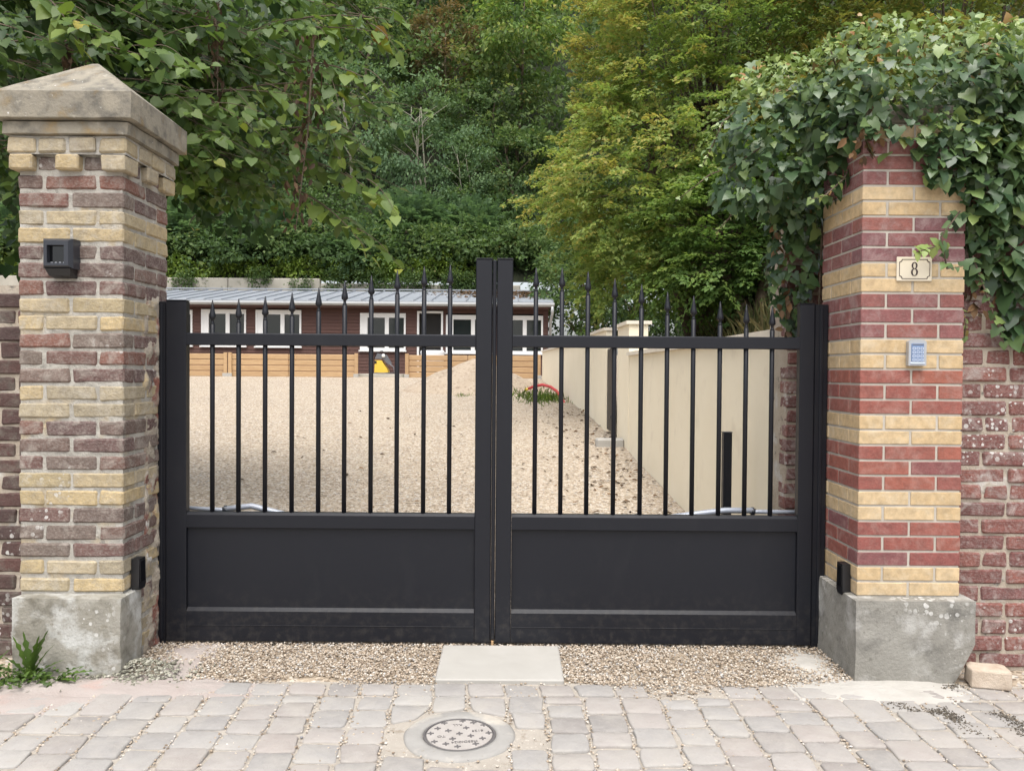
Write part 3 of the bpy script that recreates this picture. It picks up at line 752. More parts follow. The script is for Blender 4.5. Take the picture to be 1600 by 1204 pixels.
brick_wall('brick_wall', 'dim low brick wall at the left edge, left of the weathered pillar', -3.35, -2.205, 3.76, .3, 1.7, M['red_dim'], 6)
st = brick_wall('brick_wall', 'narrow end of red brick wall seen behind the gate on the right', 1.452, 1.75, 4.3, .3, 2.1, M['red_wall'], 7)

# fittings on the pillars --------------------------------------------
yf = RY0 - .001
t = thing('number_plate', 'cream enamel plate with a brown number 8 on the brick pillar', 'number plate', (1.771, yf, 1.803))
MB().cbox(1.693, 1.849, yf - .007, yf, 1.75, 1.857, .003).build('plate', M['enamel'], t)
m = MB(); yy = yf - .0085
def ring(m, outer, inner, y0, y1):
    n_ = len(outer); V = [(x, y, z) for y in (y0, y1) for P in (outer, inner) for (x, z) in P]
    Fs = []
    for i in range(n_):
        k = (i + 1) % n_
        Fs += [(i, k, n_+k, n_+i), (2*n_+i, 2*n_+k, 3*n_+k, 3*n_+i), (i, k, 2*n_+k, 2*n_+i), (n_+i, n_+k, 3*n_+k, 3*n_+i)]
    m.add(V, Fs)
def notch(x0, x1, z0, z1, c):
    P = []
    for (cx, cz, a0) in ((x0, z0, 90), (x1, z0, 180), (x1, z1, 270), (x0, z1, 0)):
        pass
    for (cx, cz, s0, s1) in ((x0, z0, 90, 0), (x1, z0, 180, 90), (x1, z1, 270, 180), (x0, z1, 360, 270)):
        for q in range(5):
            a = R(s0 + (s1 - s0) * q / 4); P.append((cx + c * math.cos(a), cz + c * math.sin(a)))
    return P
ring(m, notch(1.703, 1.839, 1.760, 1.847, .012), notch(1.7052, 1.8368, 1.7622, 1.8448, .0122), yy, yf - .005)
m.build('border', M['enamelbrown'], t)
def eight(cx, cz, s):                       # serif numeral: two stacked bowls with thick and thin strokes
    m = MB(); n_ = 28
    for (oz, rx, rz) in ((.47 * s, .42 * s, .5 * s), (-.48 * s, .5 * s, .56 * s)):
        o_ = [(cx + rx * math.cos(2*PI*i/n_), cz + oz + rz * math.sin(2*PI*i/n_)) for i in range(n_)]
        i_ = [(cx + (rx * .5) * math.cos(2*PI*i/n_ ), cz + oz + rz * .82 * math.sin(2*PI*i/n_)) for i in range(n_)]
        ring(m, o_, i_, yy - .0002 * (oz > 0), yf - .005)
    return m
eight(1.7705, 1.8045, .0305).build('numeral', M['enamelbrown'], t)

t = thing('keypad', 'silver keypad with blue keys below the number plate', 'keypad', (1.78, yf, 1.434))
P = [(1.742, 1.378), (1.82, 1.378), (1.82, 1.482)] + [(1.781 + .039 * math.cos(R(a)), 1.482 + .011 * math.sin(R(a))) for a in range(15, 180, 15)] + [(1.742, 1.482)]
MB().prism(P, 1, yf - .026, yf).build('housing', M['silver'], t)
MB().cbox(1.753, 1.809, yf - .0285, yf - .02, 1.396, 1.476, .002).build('key_panel', M['keys'], t)
MB().cbox(1.749, 1.813, yf - .031, yf - .02, 1.384, 1.393, .003).build('label_strip', M['keylight'], t)
MB().cbox(1.756, 1.806, yf - .0292, yf - .02, 1.468, 1.474, .001).build('display', M['grey'], t)
kp = MB()
for i in range(3):
    for j in range(4):
        cx, cz = 1.7635 + i * .0175, 1.404 + j * .0165
        m = MB(); ring(m, [(cx-.0065, cz-.006), (cx+.0065, cz-.006), (cx+.0065, cz+.006), (cx-.0065, cz+.006)], [(cx-.0035, cz-.0032), (cx+.0035, cz-.0032), (cx+.0035, cz+.0032), (cx-.0035, cz+.0032)], yf - .0305, yf - .027)
        m.build('key', M['keylight'], t)

t = thing('gate_light', 'dark grey square lamp housing with black window on weathered pillar', 'lamp', (-1.978, LY0, 1.82))
def frustum_ring():
    m = MB(); x0, x1, z0, z1 = -2.043, -1.913, 1.773, 1.902; y0, y1 = LY0 - .075, LY0 + .006
    o_ = [(x0, z0), (x1, z0), (x1, z1), (x0, z1)]
    a_ = [(x0+.012, z0+.01), (x1-.012, z0+.01), (x1-.012, z1-.012), (x0+.012, z1-.012)]
    w_ = [(x0+.026, z0+.022), (x1-.03, z0+.022), (x1-.03, z1-.03), (x0+.026, z1-.03)]
    V = [(x, y1, z) for x, z in o_] + [(x, y0+.02, z) for x, z in o_] + [(x, y0, z) for x, z in a_] + [(x, y0, z) for x, z in w_] + [(x, y0+.025, z) for x, z in w_]
    Fs = []
    for l in range(4):
        for i in range(4): Fs.append((l*4+i, l*4+(i+1) % 4, l*4+4+(i+1) % 4, l*4+4+i))
    m.add(V, Fs); return m
frustum_ring().build('housing', M['dgrey'], t)
MB().box(-2.02, -1.94, LY0 - .052, LY0 - .047, 1.79, 1.875).build('window', M['glassblack'], t)
MB().add([(-2.028, LY0+.006, 1.735), (-1.928, LY0+.006, 1.735), (-1.922, LY0+.006, 1.773), (-2.034, LY0+.006, 1.773),
          (-2.024, LY0-.045, 1.742), (-1.932, LY0-.045, 1.742), (-1.922, LY0-.062, 1.7725), (-2.034, LY0-.062, 1.7725)],
         [(0,1,2,3),(4,5,6,7),(0,1,5,4),(1,2,6,5),(2,3,7,6),(3,0,4,7)]).build('lower_shell', M['black'], t)
m = MB()
for i in range(4): m.cbox(-2.012 + i * .018, -2.002 + i * .018, LY0 - .055, LY0 - .0525, 1.797, 1.801, .0005)
m.build('glint_bar', M['silver'], t)  # silver bars modelled as glints in the lamp window

def photocell(sgn, x_face, label):
    t = thing('photocell', label, 'sensor', (x_face, 3.70, .41))
    z0, z1 = .338, .478
    prof = [(3.662, z0 + .016), (3.672, z0), (3.722, z0), (3.734, z0 + .016), (3.728, z1), (3.668, z1)]
    d = .036
    a, b_ = (x_face, x_face - sgn * d) if sgn > 0 else (x_face, x_face + d)
    m = MB().prism(prof, 0, min(a, b_), max(a, b_)); m.build('housing', M['black'], t)
    xf = x_face - sgn * (d + .002)
    MB().cbox(min(xf, xf + sgn * .004), max(xf, xf + sgn * .004), 3.674, 3.722, .372, .465, .001).build('lens', M['glassblack'], t)
photocell(-1, LX1 + .004, 'black photocell on the inner side of the weathered left pillar')
photocell(1, RX0 - .002, 'black photocell on the inner side of the right pillar')

# ------------------------------------------------------------------ gate
GY = 3.95; GT = .05
def stile(m, x0, x1, z0, z1, y0=GY, y1=GY + GT): return m.cbox(x0, x1, y0, y1, z0, z1, .004)
jx = ((-1.735, -1.686), (1.472, 1.5385))
for k, (x0, x1) in enumerate(jx):
    t = thing('gate_post', ('slim black fixed gate post against the weathered left pillar', 'slim black fixed gate post against the number pillar')[k], 'post', ((x0 + x1)/2, GY, 0))
    MB().cbox(x0, x1, GY + .012, GY + .085, -.03, 1.668 + .008 * k, .004).build('post', M['gate'], t)
    xm = (x0 + x1) / 2
    MB().cbox(xm - .008, xm + .008, GY + .004, GY + .0115, 0.02, 1.655 + .008 * k, .003).build('cover_strip', M['gate'], t)
tips = [1.677,1.684,1.697,1.717,1.743,1.775,1.804,1.829,1.849,1.859], [1.847,1.847,1.83,1.797,1.77,1.734,1.716,1.689,1.677,1.666]
bars = [-1.466,-1.338,-1.208,-1.077,-.947,-.82,-.69,-.563,-.432,-.305], [.114,.241,.368,.499,.63,.757,.885,1.015,1.143,1.27]
bar_me = None
def gate_leaf(side):
    if side == 0: xh0, xh1, xc0, xc1 = -1.684, -1.585, -.178, -.098
    else: xh0, xh1, xc0, xc1 = 1.398, 1.469, -.076, .002
    t = thing('gate_leaf', ('black metal left gate leaf with spear tipped bars rising to the middle', 'black metal right gate leaf with spear tipped bars beside the number pillar')[side], 'gate', ((xh0 + xc1)/2, GY, .02))
    zh = 1.670 + .006 * side; zc_ = 1.882
    stile(MB(), xh0, xh1, .012, zh).build('hinge_stile', M['gate'], t)
    mm = MB(); stile(mm, xc0, xc1, .012, zc_); mm.build('lock_stile', M['gate'], t)
    MB().cbox(xc0 - .001, xc1 + .001, GY - .001, GY + GT + .001, zc_ + .0005, zc_ + .006, .002).build('stile_cap', M['gate'], t)
    MB().cbox(xh0 - .001, xh1 + .001, GY - .001, GY + GT + .001, zh + .0005, zh + .005, .002).build('stile_cap', M['gate'], t)
    if side == 0:
        MB().cbox(-.0965, -.0775, GY - .004, GY + .03, .03, zc_ - .003, .003).build('cover_strip', M['gate'], t)
        MB().cbox(-.092, -.082, GY - .0075, GY - .0045, .035, zc_ - .006, .0012).build('cover_bead', M['gate'], t)
    a, b_ = (xh1, xc0) if side == 0 else (xc1, xh0)
    def rail(name, z0, z1, ch_top, ch_bot=.003, y0=GY + .004, y1=GY + GT - .004):
        prof = [(y0, z0 + ch_bot), (y0 + ch_bot, z0), (y1, z0), (y1, z1), (y0 + ch_top, z1), (y0, z1 - ch_top * .85)]
        MB().prism(prof, 0, a + .0005, b_ - .0005).build(name, M['gate'], t)
    rail('top_rail', 1.457, 1.516, .006); rail('middle_rail', .566, .642, .014); rail('bottom_rail', .012, .174, .018)
    MB().box(a + .0005, b_ - .0005, GY + .022, GY + .034, .172, .568).build('panel', M['gate'], t)
    MB().cbox(a + .001, b_ - .001, GY + .0015, GY + .0035, .088, .092, .0005).build('groove_bead', M['gate'], t)
    for x, z in zip(bars[side], tips[side]):
        y_ = GY + GT/2 + .002
        MB().lathe((x, y_, 0), [(.0115, .635), (.0115, z - .118), (.0095, z - .1165)], 12).build('bar', M['gate'], t, True)
        MB().lathe((x, y_, z - .1165), [(.0095, .0), (.0105, .004), (.007, .009), (.0068, .021), (.0145, .028), (.0165, .034), (.0145, .046), (.0075, .082), (.002, .1165)], 12).build('spear_tip', M['gate'], t, True)
    return t
gate_leaf(0); gate_leaf(1)
tag(MB().cbox(-.093, -.081, GY - .012, GY + .02, -.005, .026, .002).build('wooden_shim', M['timber']), 'tiny wooden shim under the meeting gate leaves', 'shim')

# swing arms of the gate openers
def opener(side):
    D = 4.12
    P = [at(x, y, D) for x, y in (((286, 793), (345, 796), (352, 796)) if side == 0 else ((1247, 800), (1183, 799), (1176, 799)))]
    Q = [at(x, y, D) for x, y in (((352, 795), (393, 790), (440, 802), (475, 811)) if side == 0 else ((1176, 797), (1133, 797), (1060, 806), (1020, 812)))]
    t = thing('gate_opener_arm', ('grey folding opener arm behind the left gate leaf', 'grey folding opener arm behind the right gate leaf')[side], 'opener arm', P[0])
    MB().tube(P, .011, 8).build('pillar_arm', M['arm'], t, True)
    MB().tube(Q, .015, 8).build('leaf_arm', M['arm'], t, True)
    c = P[-1]; MB().lathe((c.x, c.y, c.z - .022), [(.011, 0), (.011, .012), (.016, .012), (.016, .036), (.008, .036), (.008, .044)], 12).build('joint_bolt', M['dgrey'], t, True)
    e = Q[-1]; MB().cbox(e.x - .03, e.x + .03, GY + GT - .004, e.y + .02, e.z - .03, e.z + .02, .004).build('leaf_bracket', M['arm'], t)
    s = P[0]; xx = (-1.725, 1.53)[side]
    MB().cbox(min(s.x, xx), max(s.x, xx), D - .03, D + .03, s.z - .02, s.z + .02, .004).build('wall_bracket', M['arm'], t)
opener(0); opener(1)
# square post standing behind the right leaf
q = at(1136, 675, 5.0); zg = ground_z(q.x, 5.0)
t = thing('square_post', 'short dark square post standing behind the right gate leaf', 'post', (q.x, 5.0, zg))
MB().cbox(q.x - .026, q.x + .026, 4.975, 5.027, zg - .03, q.z - .004, .003).build('shaft', M['gate'], t)
MB().cbox(q.x - .028, q.x + .028, 4.973, 5.029, q.z - .0035, q.z + .004, .002).build('cap', M['dgrey'], t)
MB().cbox(q.x - .034, q.x - .0265, 4.985, 5.017, zg + .1, zg + .36, .002).build('side_strip', M['dgrey'], t)

# loose brick at the foot of the wall
lb = at(1548, 1061, 3.48)
o = rough_block('loose_brick', -.08, .08, -.055, .055, 0, .082, M['oldbrick'], None, .006, .005, 8, 21)
o.location = (lb.x, 3.5, -.004); o.rotation_euler = (0, 0, R(-14)); tag(o, 'broken pale brick lying on the setts by the right wall', 'brick')

# ------------------------------------------------------------------ cream boundary walls of the drive
def wall_seg(m, p0, p1, th, z0a, z0b, z1):
    d = (Vector(p1) - Vector(p0)).normalized(); nrm = Vector((d.y, -d.x)) * th
    a, b_ = Vector(p0), Vector(p1); c, e = b_ + nrm, a + nrm
    return m.add([(a.x,a.y,z0a),(b_.x,b_.y,z0b),(c.x,c.y,z0b),(e.x,e.y,z0a),(a.x,a.y,z1),(b_.x,b_.y,z1),(c.x,c.y,z1),(e.x,e.y,z1)],
                 [(0,3,2,1),(4,5,6,7),(0,1,5,4),(1,2,6,5),(2,3,7,6),(3,0,4,7)])
t = thing('garden_wall', 'cream rendered wall with pale coping, nearest behind the gate', 'wall', (1.6, 7.4, .1))
wall_seg(MB(), (1.515, 4.62), (1.47, 10.2), .2, -.1, .2, 1.545).build('rendered_face', M['render'], t)
m = MB(); wall_seg(m, (1.475, 4.64), (1.43, 10.19), .28, 1.547, 1.547, 1.59); m.build('coping', M['coping'], t)
wall_seg(MB(), (1.463, 10.203), (1.453, 11.2), .24, .2, .2, 1.94).build('pier', M['render'], t)
wall_seg(MB(), (1.425, 10.17), (1.415, 11.23), .32, 1.942, 1.942, 1.985).build('pier_coping', M['coping'], t)
MB().cbox(1.1, 1.46, 10.5, 10.7, .2, ground_z(1.3, 10.6) + .1, .02).build('footing', M['slab'], t)
t = thing('garden_wall', 'far cream rendered wall running on to the brown house', 'wall', (1.3, 17, .8))
wall_seg(MB(), (1.395, 12.1), (1.33, 14.1), .14, .3, .4, 1.955).build('pier', M['render'], t)
wall_seg(MB(), (1.36, 12.07), (1.295, 14.13), .21, 1.957, 1.957, 2.0).build('pier_coping', M['coping'], t)
wall_seg(MB(), (1.335, 14.103), (.84, 22.7), .16, .4, .9, 1.885).build('rendered_face', M['render'], t)
wall_seg(MB(), (1.30, 14.14), (.805, 22.73), .23, 1.887, 1.887, 1.925).build('coping', M['coping'], t)
zg = ground_z(1.47, 11.7)
t = thing('side_gate', 'dark side gate set edge-on in the gap between cream walls', 'gate', (1.43, 11.7, zg))
MB().cbox(1.395, 1.455, 11.34, 11.4, zg - .05, 1.72, .004).build('post', M['gate'], t)
MB().cbox(1.41, 1.44, 11.403, 12.05, zg + .06, 1.68, .004).build('panel', M['gate'], t)
for z in (zg + .25, 1.66): MB().cbox(1.375, 1.394, 11.35, 11.39, z, z + .05, .003).build('hinge', M['dgrey'], t)

# ------------------------------------------------------------------ house
HYW = 25.0
hx0, hx1, hz0, hz1 = -15.0, 1.10, 1.02, 3.36
hs_ = thing('bungalow', 'low brown boarded bungalow with white windows and grey metal roof', 'house', (-7, HYW + 2, 1.1))
wins = [(-10.9, -9.82, 3.15, 2.05), (-9.55, -8.175, 3.177, 2.047), (-7.88, -6.48, 3.169, 2.04), (-4.675, -3.275, 3.094, 1.946), (-2.04, -.62, 3.055, 1.89), (-.42, .937, 3.05, 1.878), (-13.6, -12.2, 3.17, 2.05)]
door = (-2.926, -2.13, 3.166, 1.16)
holes = [(a, b_, d, c) for (a, b_, c, d) in wins] + [(door[0], door[1], door[3], door[2])]
# board siding: one lapped board course at a time, cut at the openings
m = MB(); z = hz0; bh = .104
while z < hz1 - .01:
    z1 = min(z + bh, hz1); cuts = sorted([(a, b_) for (a, b_, lo, hi) in holes if lo < (z + z1)/2 < hi]); x = hx0
    for (a, b_) in cuts + [(hx1, None)]:
        if a - x > .01:
            m.add([(x,HYW-.022,z+.004),(a,HYW-.022,z+.004),(a,HYW-.006,z1),(x,HYW-.006,z1),(x,HYW+.02,z+.004),(a,HYW+.02,z+.004),(a,HYW+.02,z1),(x,HYW+.02,z1)],
                  [(0,1,2,3),(4,7,6,5),(0,4,5,1),(3,2,6,7),(0,3,7,4),(1,5,6,2)])
        x = b_
    z = z1
sid = m.build('siding', M['siding'], hs_); sid['kind'] = 'stuff'
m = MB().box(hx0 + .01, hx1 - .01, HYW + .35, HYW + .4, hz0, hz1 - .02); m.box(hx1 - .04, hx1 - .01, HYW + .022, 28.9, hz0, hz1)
m.build('inner_wall', M['dark'], hs_)  # dark colour painted as the unlit rooms behind the panes
MB().box(hx0, hx1 + .002, HYW + .022, 28.95, hz0 - .3, hz0 + .1).build('plinth', M['retwall'], hs_)
for i, (a, b_, top, bot) in enumerate(wins):
    m = MB(); yf_ = HYW - .045; fr = .055
    m.box(a, b_, yf_, HYW + .06, top - fr, top); m.box(a, b_, yf_, HYW + .06, bot, bot + fr * 1.6); m.box(a, a + fr, yf_, HYW + .06, bot + fr*1.6, top - fr); m.box(b_ - fr, b_, yf_, HYW + .06, bot + fr*1.6, top - fr)
    mid = (a + b_) / 2 + .12; m.box(mid - .06, mid + .06, yf_ + .012, HYW + .055, bot + fr*1.6, top - fr)
    m.box(a + fr, a + fr + .17, yf_ + .012, HYW + .055, bot + fr*1.6, top - fr)
    m.box(a + fr + .17, b_ - fr, yf_ + .014, HYW + .052, top - fr - .08, top - fr)
    win = m.build('window', M['white'], hs_)
    for (p, q) in ((a + fr + .17, mid - .06), (mid + .06, b_ - fr)):
        MB().box(p, q, HYW + .02, HYW + .03, bot + fr*1.6, top - fr - .08).build('pane', M['pane'], win)
    MB().box(a - .03, b_ + .03, HYW - .1, HYW - .046, bot - .03, bot + .015).build('sill', M['white'], win)
a, b_, top, bot = door
m = MB(); m.box(a, a + .06, HYW - .04, HYW + .1, bot, top); m.box(b_ - .06, b_, HYW - .04, HYW + .1, bot, top); m.box(a + .06, b_ - .06, HYW - .04, HYW + .1, top - .06, top)
dr = m.build('door_frame', M['white'], hs_)
MB().box(a + .061, b_ - .061, HYW + .2, HYW + .24, bot, top - .061).build('doorway_shade', M['dark'], dr)  # dark sheet painted as the shade inside the open doorway
# roof
ez, ey, rz_, ry = 3.45, 24.55, 4.17, 29.1
deck = MB().add([(hx0 - .1, ey, ez - .03), (hx1 + .14, ey, ez - .03), (hx1 + .14, ry, rz_ - .03), (hx0 - .1, ry, rz_ - .03), (hx0 - .1, ey, ez - .1), (hx1 + .14, ey, ez - .1), (hx1 + .14, ry, rz_ - .1), (hx0 - .1, ry, rz_ - .1)],
                [(0,1,2,3),(7,6,5,4),(0,4,5,1),(1,5,6,2),(2,6,7,3),(3,7,4,0)]).build('roof', M['roof'], hs_)
npan = 31; pw = (hx1 + .14 - hx0 + .1) / npan
for i in range(npan):
    x0 = hx0 - .1 + i * pw; x1 = x0 + pw - .006
    poly = [(x0, 0), (x1, 0), (x1, .05), (x1 - .012, .05), (x1 - .014, .012), (x0 + .014, .012), (x0 + .012, .05), (x0, .05)]
    V = [(x, ey, ez - .026 + h) for x, h in poly] + [(x, ry, rz_ - .026 + h) for x, h in poly]
    nn = len(poly); MB().add(V, [tuple(range(nn)), tuple(range(2*nn - 1, nn - 1, -1))] + [(k, k + nn, (k+1) % nn + nn, (k+1) % nn) for k in range(nn)]).build('roof_panel', M['roof'], deck)
MB().box(hx0 - .1, hx1 + .14, ry - .05, ry + .06, rz_ + .032, rz_ + .07).build('ridge_flashing', M['roof'], deck)
MB().box(hx0 - .1, hx1 + .14, ey + .06, ey + .09, ez - .22, ez - .102).build('fascia', M['siding'], hs_)
m = MB(); pr_ = [(ey + .058, ez - .04), (ey - .06, ez - .04), (ey - .07, ez - .1), (ey - .04, ez - .15), (ey + .02, ez - .165), (ey + .058, ez - .15)]
m.prism(pr_, 0, hx0 - .1, hx1 + .16).build('gutter', M['zinc'], hs_)
MB().tube([(hx1 + .1, ey - .02, ez - .15), (hx1 + .1, ey, ez - .35), (hx1 + .06, HYW - .08, ez - .62), (hx1 + .06, HYW - .08, 1.2)], .045, 8).build('downpipe', M['zinc'], hs_, True)
# leaf litter on the roof
n = 900; X = nr.normal(-.2, 1.0, n); Yv = ry - .1 - np.abs(nr.normal(0, 1.3, n)); k = (X < 1.15) & (Yv > 25.2); X, Yv = X[k], Yv[k]
Zv = ez + (Yv - ey) / (ry - ey) * (rz_ - ez) + .01
me = leaf_mesh('leaf_litter', OVAL, np.stack([X, Yv, Zv], 1), nr.normal(0, 1, (len(X), 3)) * [1, 1, .2], np.tile([0, -.15, 1.0], (len(X), 1)) + nr.normal(0, .3, (len(X), 3)), nr.uniform(.1, .2, len(X)), nr.uniform(.2, .9, len(X)))
me.materials.append(M['drybrown']); tag(link('leaf_litter', me), 'brown fallen leaves on the right end of the roof', 'leaves', None, 'stuff')

# timber edging boxes in front of the house
def timber_panel(name, label, x0, x1, D, z0, z1, rows=4, mid=True):
    t = thing(name, label, 'planter', ((x0 + x1)/2, D, z0))
    h = (z1 - z0) / rows
    joints = [x0] + ([x0 + (x1 - x0) * .46] if mid else []) + [x1]
    for r_ in range(rows):
        for (p, q) in zip(joints[:-1], joints[1:]):
            MB().cbox(p + .004, q - .004, D, D + .045, z0 + r_ * h + .006, z0 + (r_ + 1) * h - .006, .012).build('plank', M['timber'], t)
    for x in (x0, x1): MB().cbox(x - .05, x + .05, D - .06, D - .002, z0 - .1, z1 + .03, .006).build('post', M['timber'], t)
    for x in (x0, x1): MB().cbox(x - .07, x + .07, D - .1, D - .062, z0 - .15, z0 + .1, .006).build('post_foot', M['slab'], t)
D = 23.2; z0, z1 = ground_z(-4, D) - .01, 1.79
def pxx(x, D): return at(x, 575, D).x
timber_panel('timber_planter', 'pine plank planter left end, partly behind left gate stile', pxx(200, D), pxx(353, D), D, z0, z1)
timber_panel('timber_planter', 'long pine plank planter under the boarded wall, left of yellow machine', pxx(360, D), pxx(557, D), D, z0, z1)
timber_panel('timber_planter', 'pine plank planter right of yellow machine, behind the sand heap', pxx(636, D), pxx(842, D), D, z0, z1)
x0, x1 = pxx(552, 23.6), pxx(640, 23.6)
tag(MB().cbox(x0, x1, 23.3, 24.9, 1.0, 1.235, .01).build('terrace_slab', M['retwall']), 'grey concrete step before the boarded wall, under the yellow machine', 'step')
# yellow wet vacuum / compactor
mx, my, mz = pxx(597, 23.75), 23.75, 1.235
t = thing('site_machine', 'yellow wedge shaped machine with grey hoses standing before the house', 'machine', (mx, my, mz))
MB().prism([(mx - .2, mz + .02), (mx + .2, mz + .02), (mx + .18, mz + .13), (mx, mz + .4), (mx - .18, mz + .4)], 1, my - .18, my + .18).build('body', M['yellow'], t)
MB().cbox(mx - .2, mx - .13, my - .186, my - .178, mz + .3, mz + .38, .002).build('badge', M['black'], t)
MB().prism([(mx - .2, mz + .442), (mx + .04, mz + .442), (mx + .2, mz + .27), (mx + .28, mz + .3), (mx + .12, mz + .56), (mx - .12, mz + .6)], 1, my - .12, my + .12).build('motor', M['grey'], t)
MB().tube([(mx + .2, my - .1, mz + .32), (mx + .36, my - .16, mz + .2), (mx + .38, my - .16, mz + .04), (mx + .1, my - .28, mz + .022), (mx - .26, my - .26, mz + .022)], .018, 6).build('hose', M['grey'], t, True)
MB().tube([(mx - .24, my, mz + .42), (mx - .18, my, mz + .6), (mx, my, mz + .68), (mx + .12, my, mz + .56)], .012, 6).build('handle', M['black'], t, True)
MB().lathe((mx + .06, my - .135, mz + .48), [(.03, 0), (.05, .02), (.05, .08), (.03, .1)], 10).build('filter_cap', M['white'], t, True)

# sand heap
c = at(742, 590, 19.2); zg = ground_z(c.x, 19.2)
xs_ = lin(-1.9, 1.75, 40); ys_ = lin(-1.6, 1.6, 34)
def heap(x, y):
    r_ = math.hypot(x / 1.75, y / 1.5) * (1 + .12 * nz(x, y, 2, 1.2)); h = .78 * max(0, 1 - r_) ** .85
    return ground_z(c.x + x, 19.2 + y) - .03 + h + .05 * nz(x, y, 4, 3) * min(1, h * 4)
o = grid_sheet('sand_heap', xs_, ys_, heap, M['sand'], None); o.location = (c.x, 19.2, 0)
tag(o, 'heap of beige sand piled before the plank planter', 'sand heap')
# red conduit
P = [at(x, y, D_) for x, y, D_ in ((826, 607, 18.2), (836, 603, 18.1), (848, 601, 18), (860, 604, 17.6), (870, 611, 17.2), (877, 622, 16.7), (884, 634, 16.2))]
P[0].z = max(P[0].z, ground_z(P[0].x, P[0].y) + .03)
t = thing('conduit', 'red plastic conduit arching out of the gravel by the wall', 'conduit', P[-1])
MB().tube(P, .032, 10).build('pipe', M['hose'], t, True); MB().tube([P[0], P[0] + (P[0] - P[1]) * .55], .028, 10).build('pipe_end', M['yellow'], t, True)
# white offcut sheets by the door
q = at(678, 548, 23.9)
t = thing('white_basin', 'white basin standing before the open door behind the planks', 'basin', (q.x, 23.9, 1.22))
MB().lathe((q.x - .05, 24.0, 1.236), [(.3, 0), (.34, .5), (.36, .66), (.34, .7)], 16).build('bowl', M['white'], t, True)
# retaining wall
t = thing('retaining_wall', 'weathered concrete retaining wall along the hill foot above the roof', 'wall', (-8, HY, 1.2))
x = -22
for i, (wd, top) in enumerate(((3.9, 4.83), (3.9, 4.82), (3.4, 4.8), (3.5, 4.8), (4.0, 4.62), (3.6, 4.6))):
    MB().cbox(x + .01, x + wd - .01, HY - .35, HY - .05, .8, top, .03).build('panel', M['retwall'], t); x += wd

# ------------------------------------------------------------------ foliage
def blob_leaves(cen, rad, tips, per, spread, size, r_, tint0=.5, tvar=.18, lower=-.6, hang=.35, shell=.55):
    """leaves in clumps that sit on uneven branch ends of an ellipsoid crown"""
    d = unit(r_.normal(0, 1, (tips * 2, 3))); d = d[d[:, 2] > lower][:tips]; tips = len(d)
    ph = r_.uniform(0, 6, 6)
    bump_ = 1 + .16 * np.sin(d[:, 0] * 4 + ph[0]) + .14 * np.sin(d[:, 1] * 5 + ph[1]) + .14 * np.sin(d[:, 2] * 6 + ph[2]) + r_.normal(0, .07, tips)
    rr = (shell + (1 - shell) * r_.uniform(0, 1, tips) ** .45) * bump_
    C = cen + d * rr[:, None] * np.asarray(rad)
    tt = tint0 + r_.normal(0, tvar * .6, tips) + .12 * d[:, 2]
    n_ = tips * per
    out = np.repeat(d, per, 0)
    P_ = np.repeat(C, per, 0) + r_.normal(0, 1, (n_, 3)) * (np.array([1, 1, .55]) * spread)
    nm = out * .35 + np.array([0, 0, .8]) + r_.normal(0, .5, (n_, 3))
    dr_ = out * .7 + np.array([0, 0, -hang]) + r_.normal(0, .55, (n_, 3))
    sz = r_.uniform(.65, 1.25, n_) * size
    ti = np.clip(np.repeat(tt, per) + r_.normal(0, tvar * .6, n_), 0, 1)
    return P_, dr_, nm, sz, ti
def frond_leaves(cen, rad, nfr, leaflets, flen, size, r_, tint0=.5, lower=-.3):
    """feathery fronds: leaflets in pairs along arching axes"""
    d = unit(r_.normal(0, 1, (nfr * 2, 3))); d = d[d[:, 2] > lower][:nfr]; nf = len(d)
    rr = .45 + .5 * r_.uniform(0, 1, nf) ** .5
    S = cen + d * rr[:, None] * np.asarray(rad)
    ax = unit(d * 1.0 + np.array([0, 0, .25]) + r_.normal(0, .4, (nf, 3)))
    sd_ = unit(np.cross(ax, np.array([0, 0, 1.0])) + 1e-6); up = np.cross(sd_, ax)
    P_, dd, nn, ss, tt = [], [], [], [], []
    t0 = tint0 + r_.normal(0, .14, nf)
    for k in range(leaflets):
        q = (k // 2 + .5) / (leaflets / 2); s = 1 if k % 2 else -1
        L = flen * r_.uniform(.95, 1.05, nf)
        p = S + ax * (q * L)[:, None] - np.array([0, 0, 1.0]) * (q * q * .28 * L)[:, None]
        P_.append(p); dd.append(sd_ * s + ax * .5 + r_.normal(0, .12, (nf, 3)) - np.array([0, 0, .15])); nn.append(up + r_.normal(0, .25, (nf, 3)))
        ss.append(size * (1.15 - .6 * abs(q - .4)) * r_.uniform(.85, 1.15, nf)); tt.append(np.clip(t0 + r_.normal(0, .06, nf), 0, 1))
    return [np.concatenate(a) for a in (P_, dd, nn, ss, tt)]
def cat(L): return [np.concatenate(a) for a in zip(*L)]

# far wood that reads as one mass
r_ = np.random.default_rng(21); L = []
for row, (D, ht) in enumerate(((41, 4.4), (47, 4.6), (54, 5.0), (62, 5.4), (71, 6))):
    x = -.72 * D
    while x < .74 * D:
        cx = x + r_.uniform(-.8, .8); cy = D + r_.uniform(-2, 2); rx = r_.uniform(2.4, 3.7)
        L.append(blob_leaves(np.array([cx, cy, hill_z(cx, cy) + ht * .62]), (rx, rx, ht * .8), 44, 28, .4, .36 * (D / 47), r_, r_.uniform(.22, .68), .16, -.5))
        x += rx * 1.55
A = cat(L); me = leaf_mesh('hillside_wood', DIAMOND, A[0], A[1], A[2], A[3], A[4]); me.materials.append(M['wood1'])
tag(link('hillside_wood', me), 'dense green wood covering the hillside behind the house', 'wood', None, 'stuff')
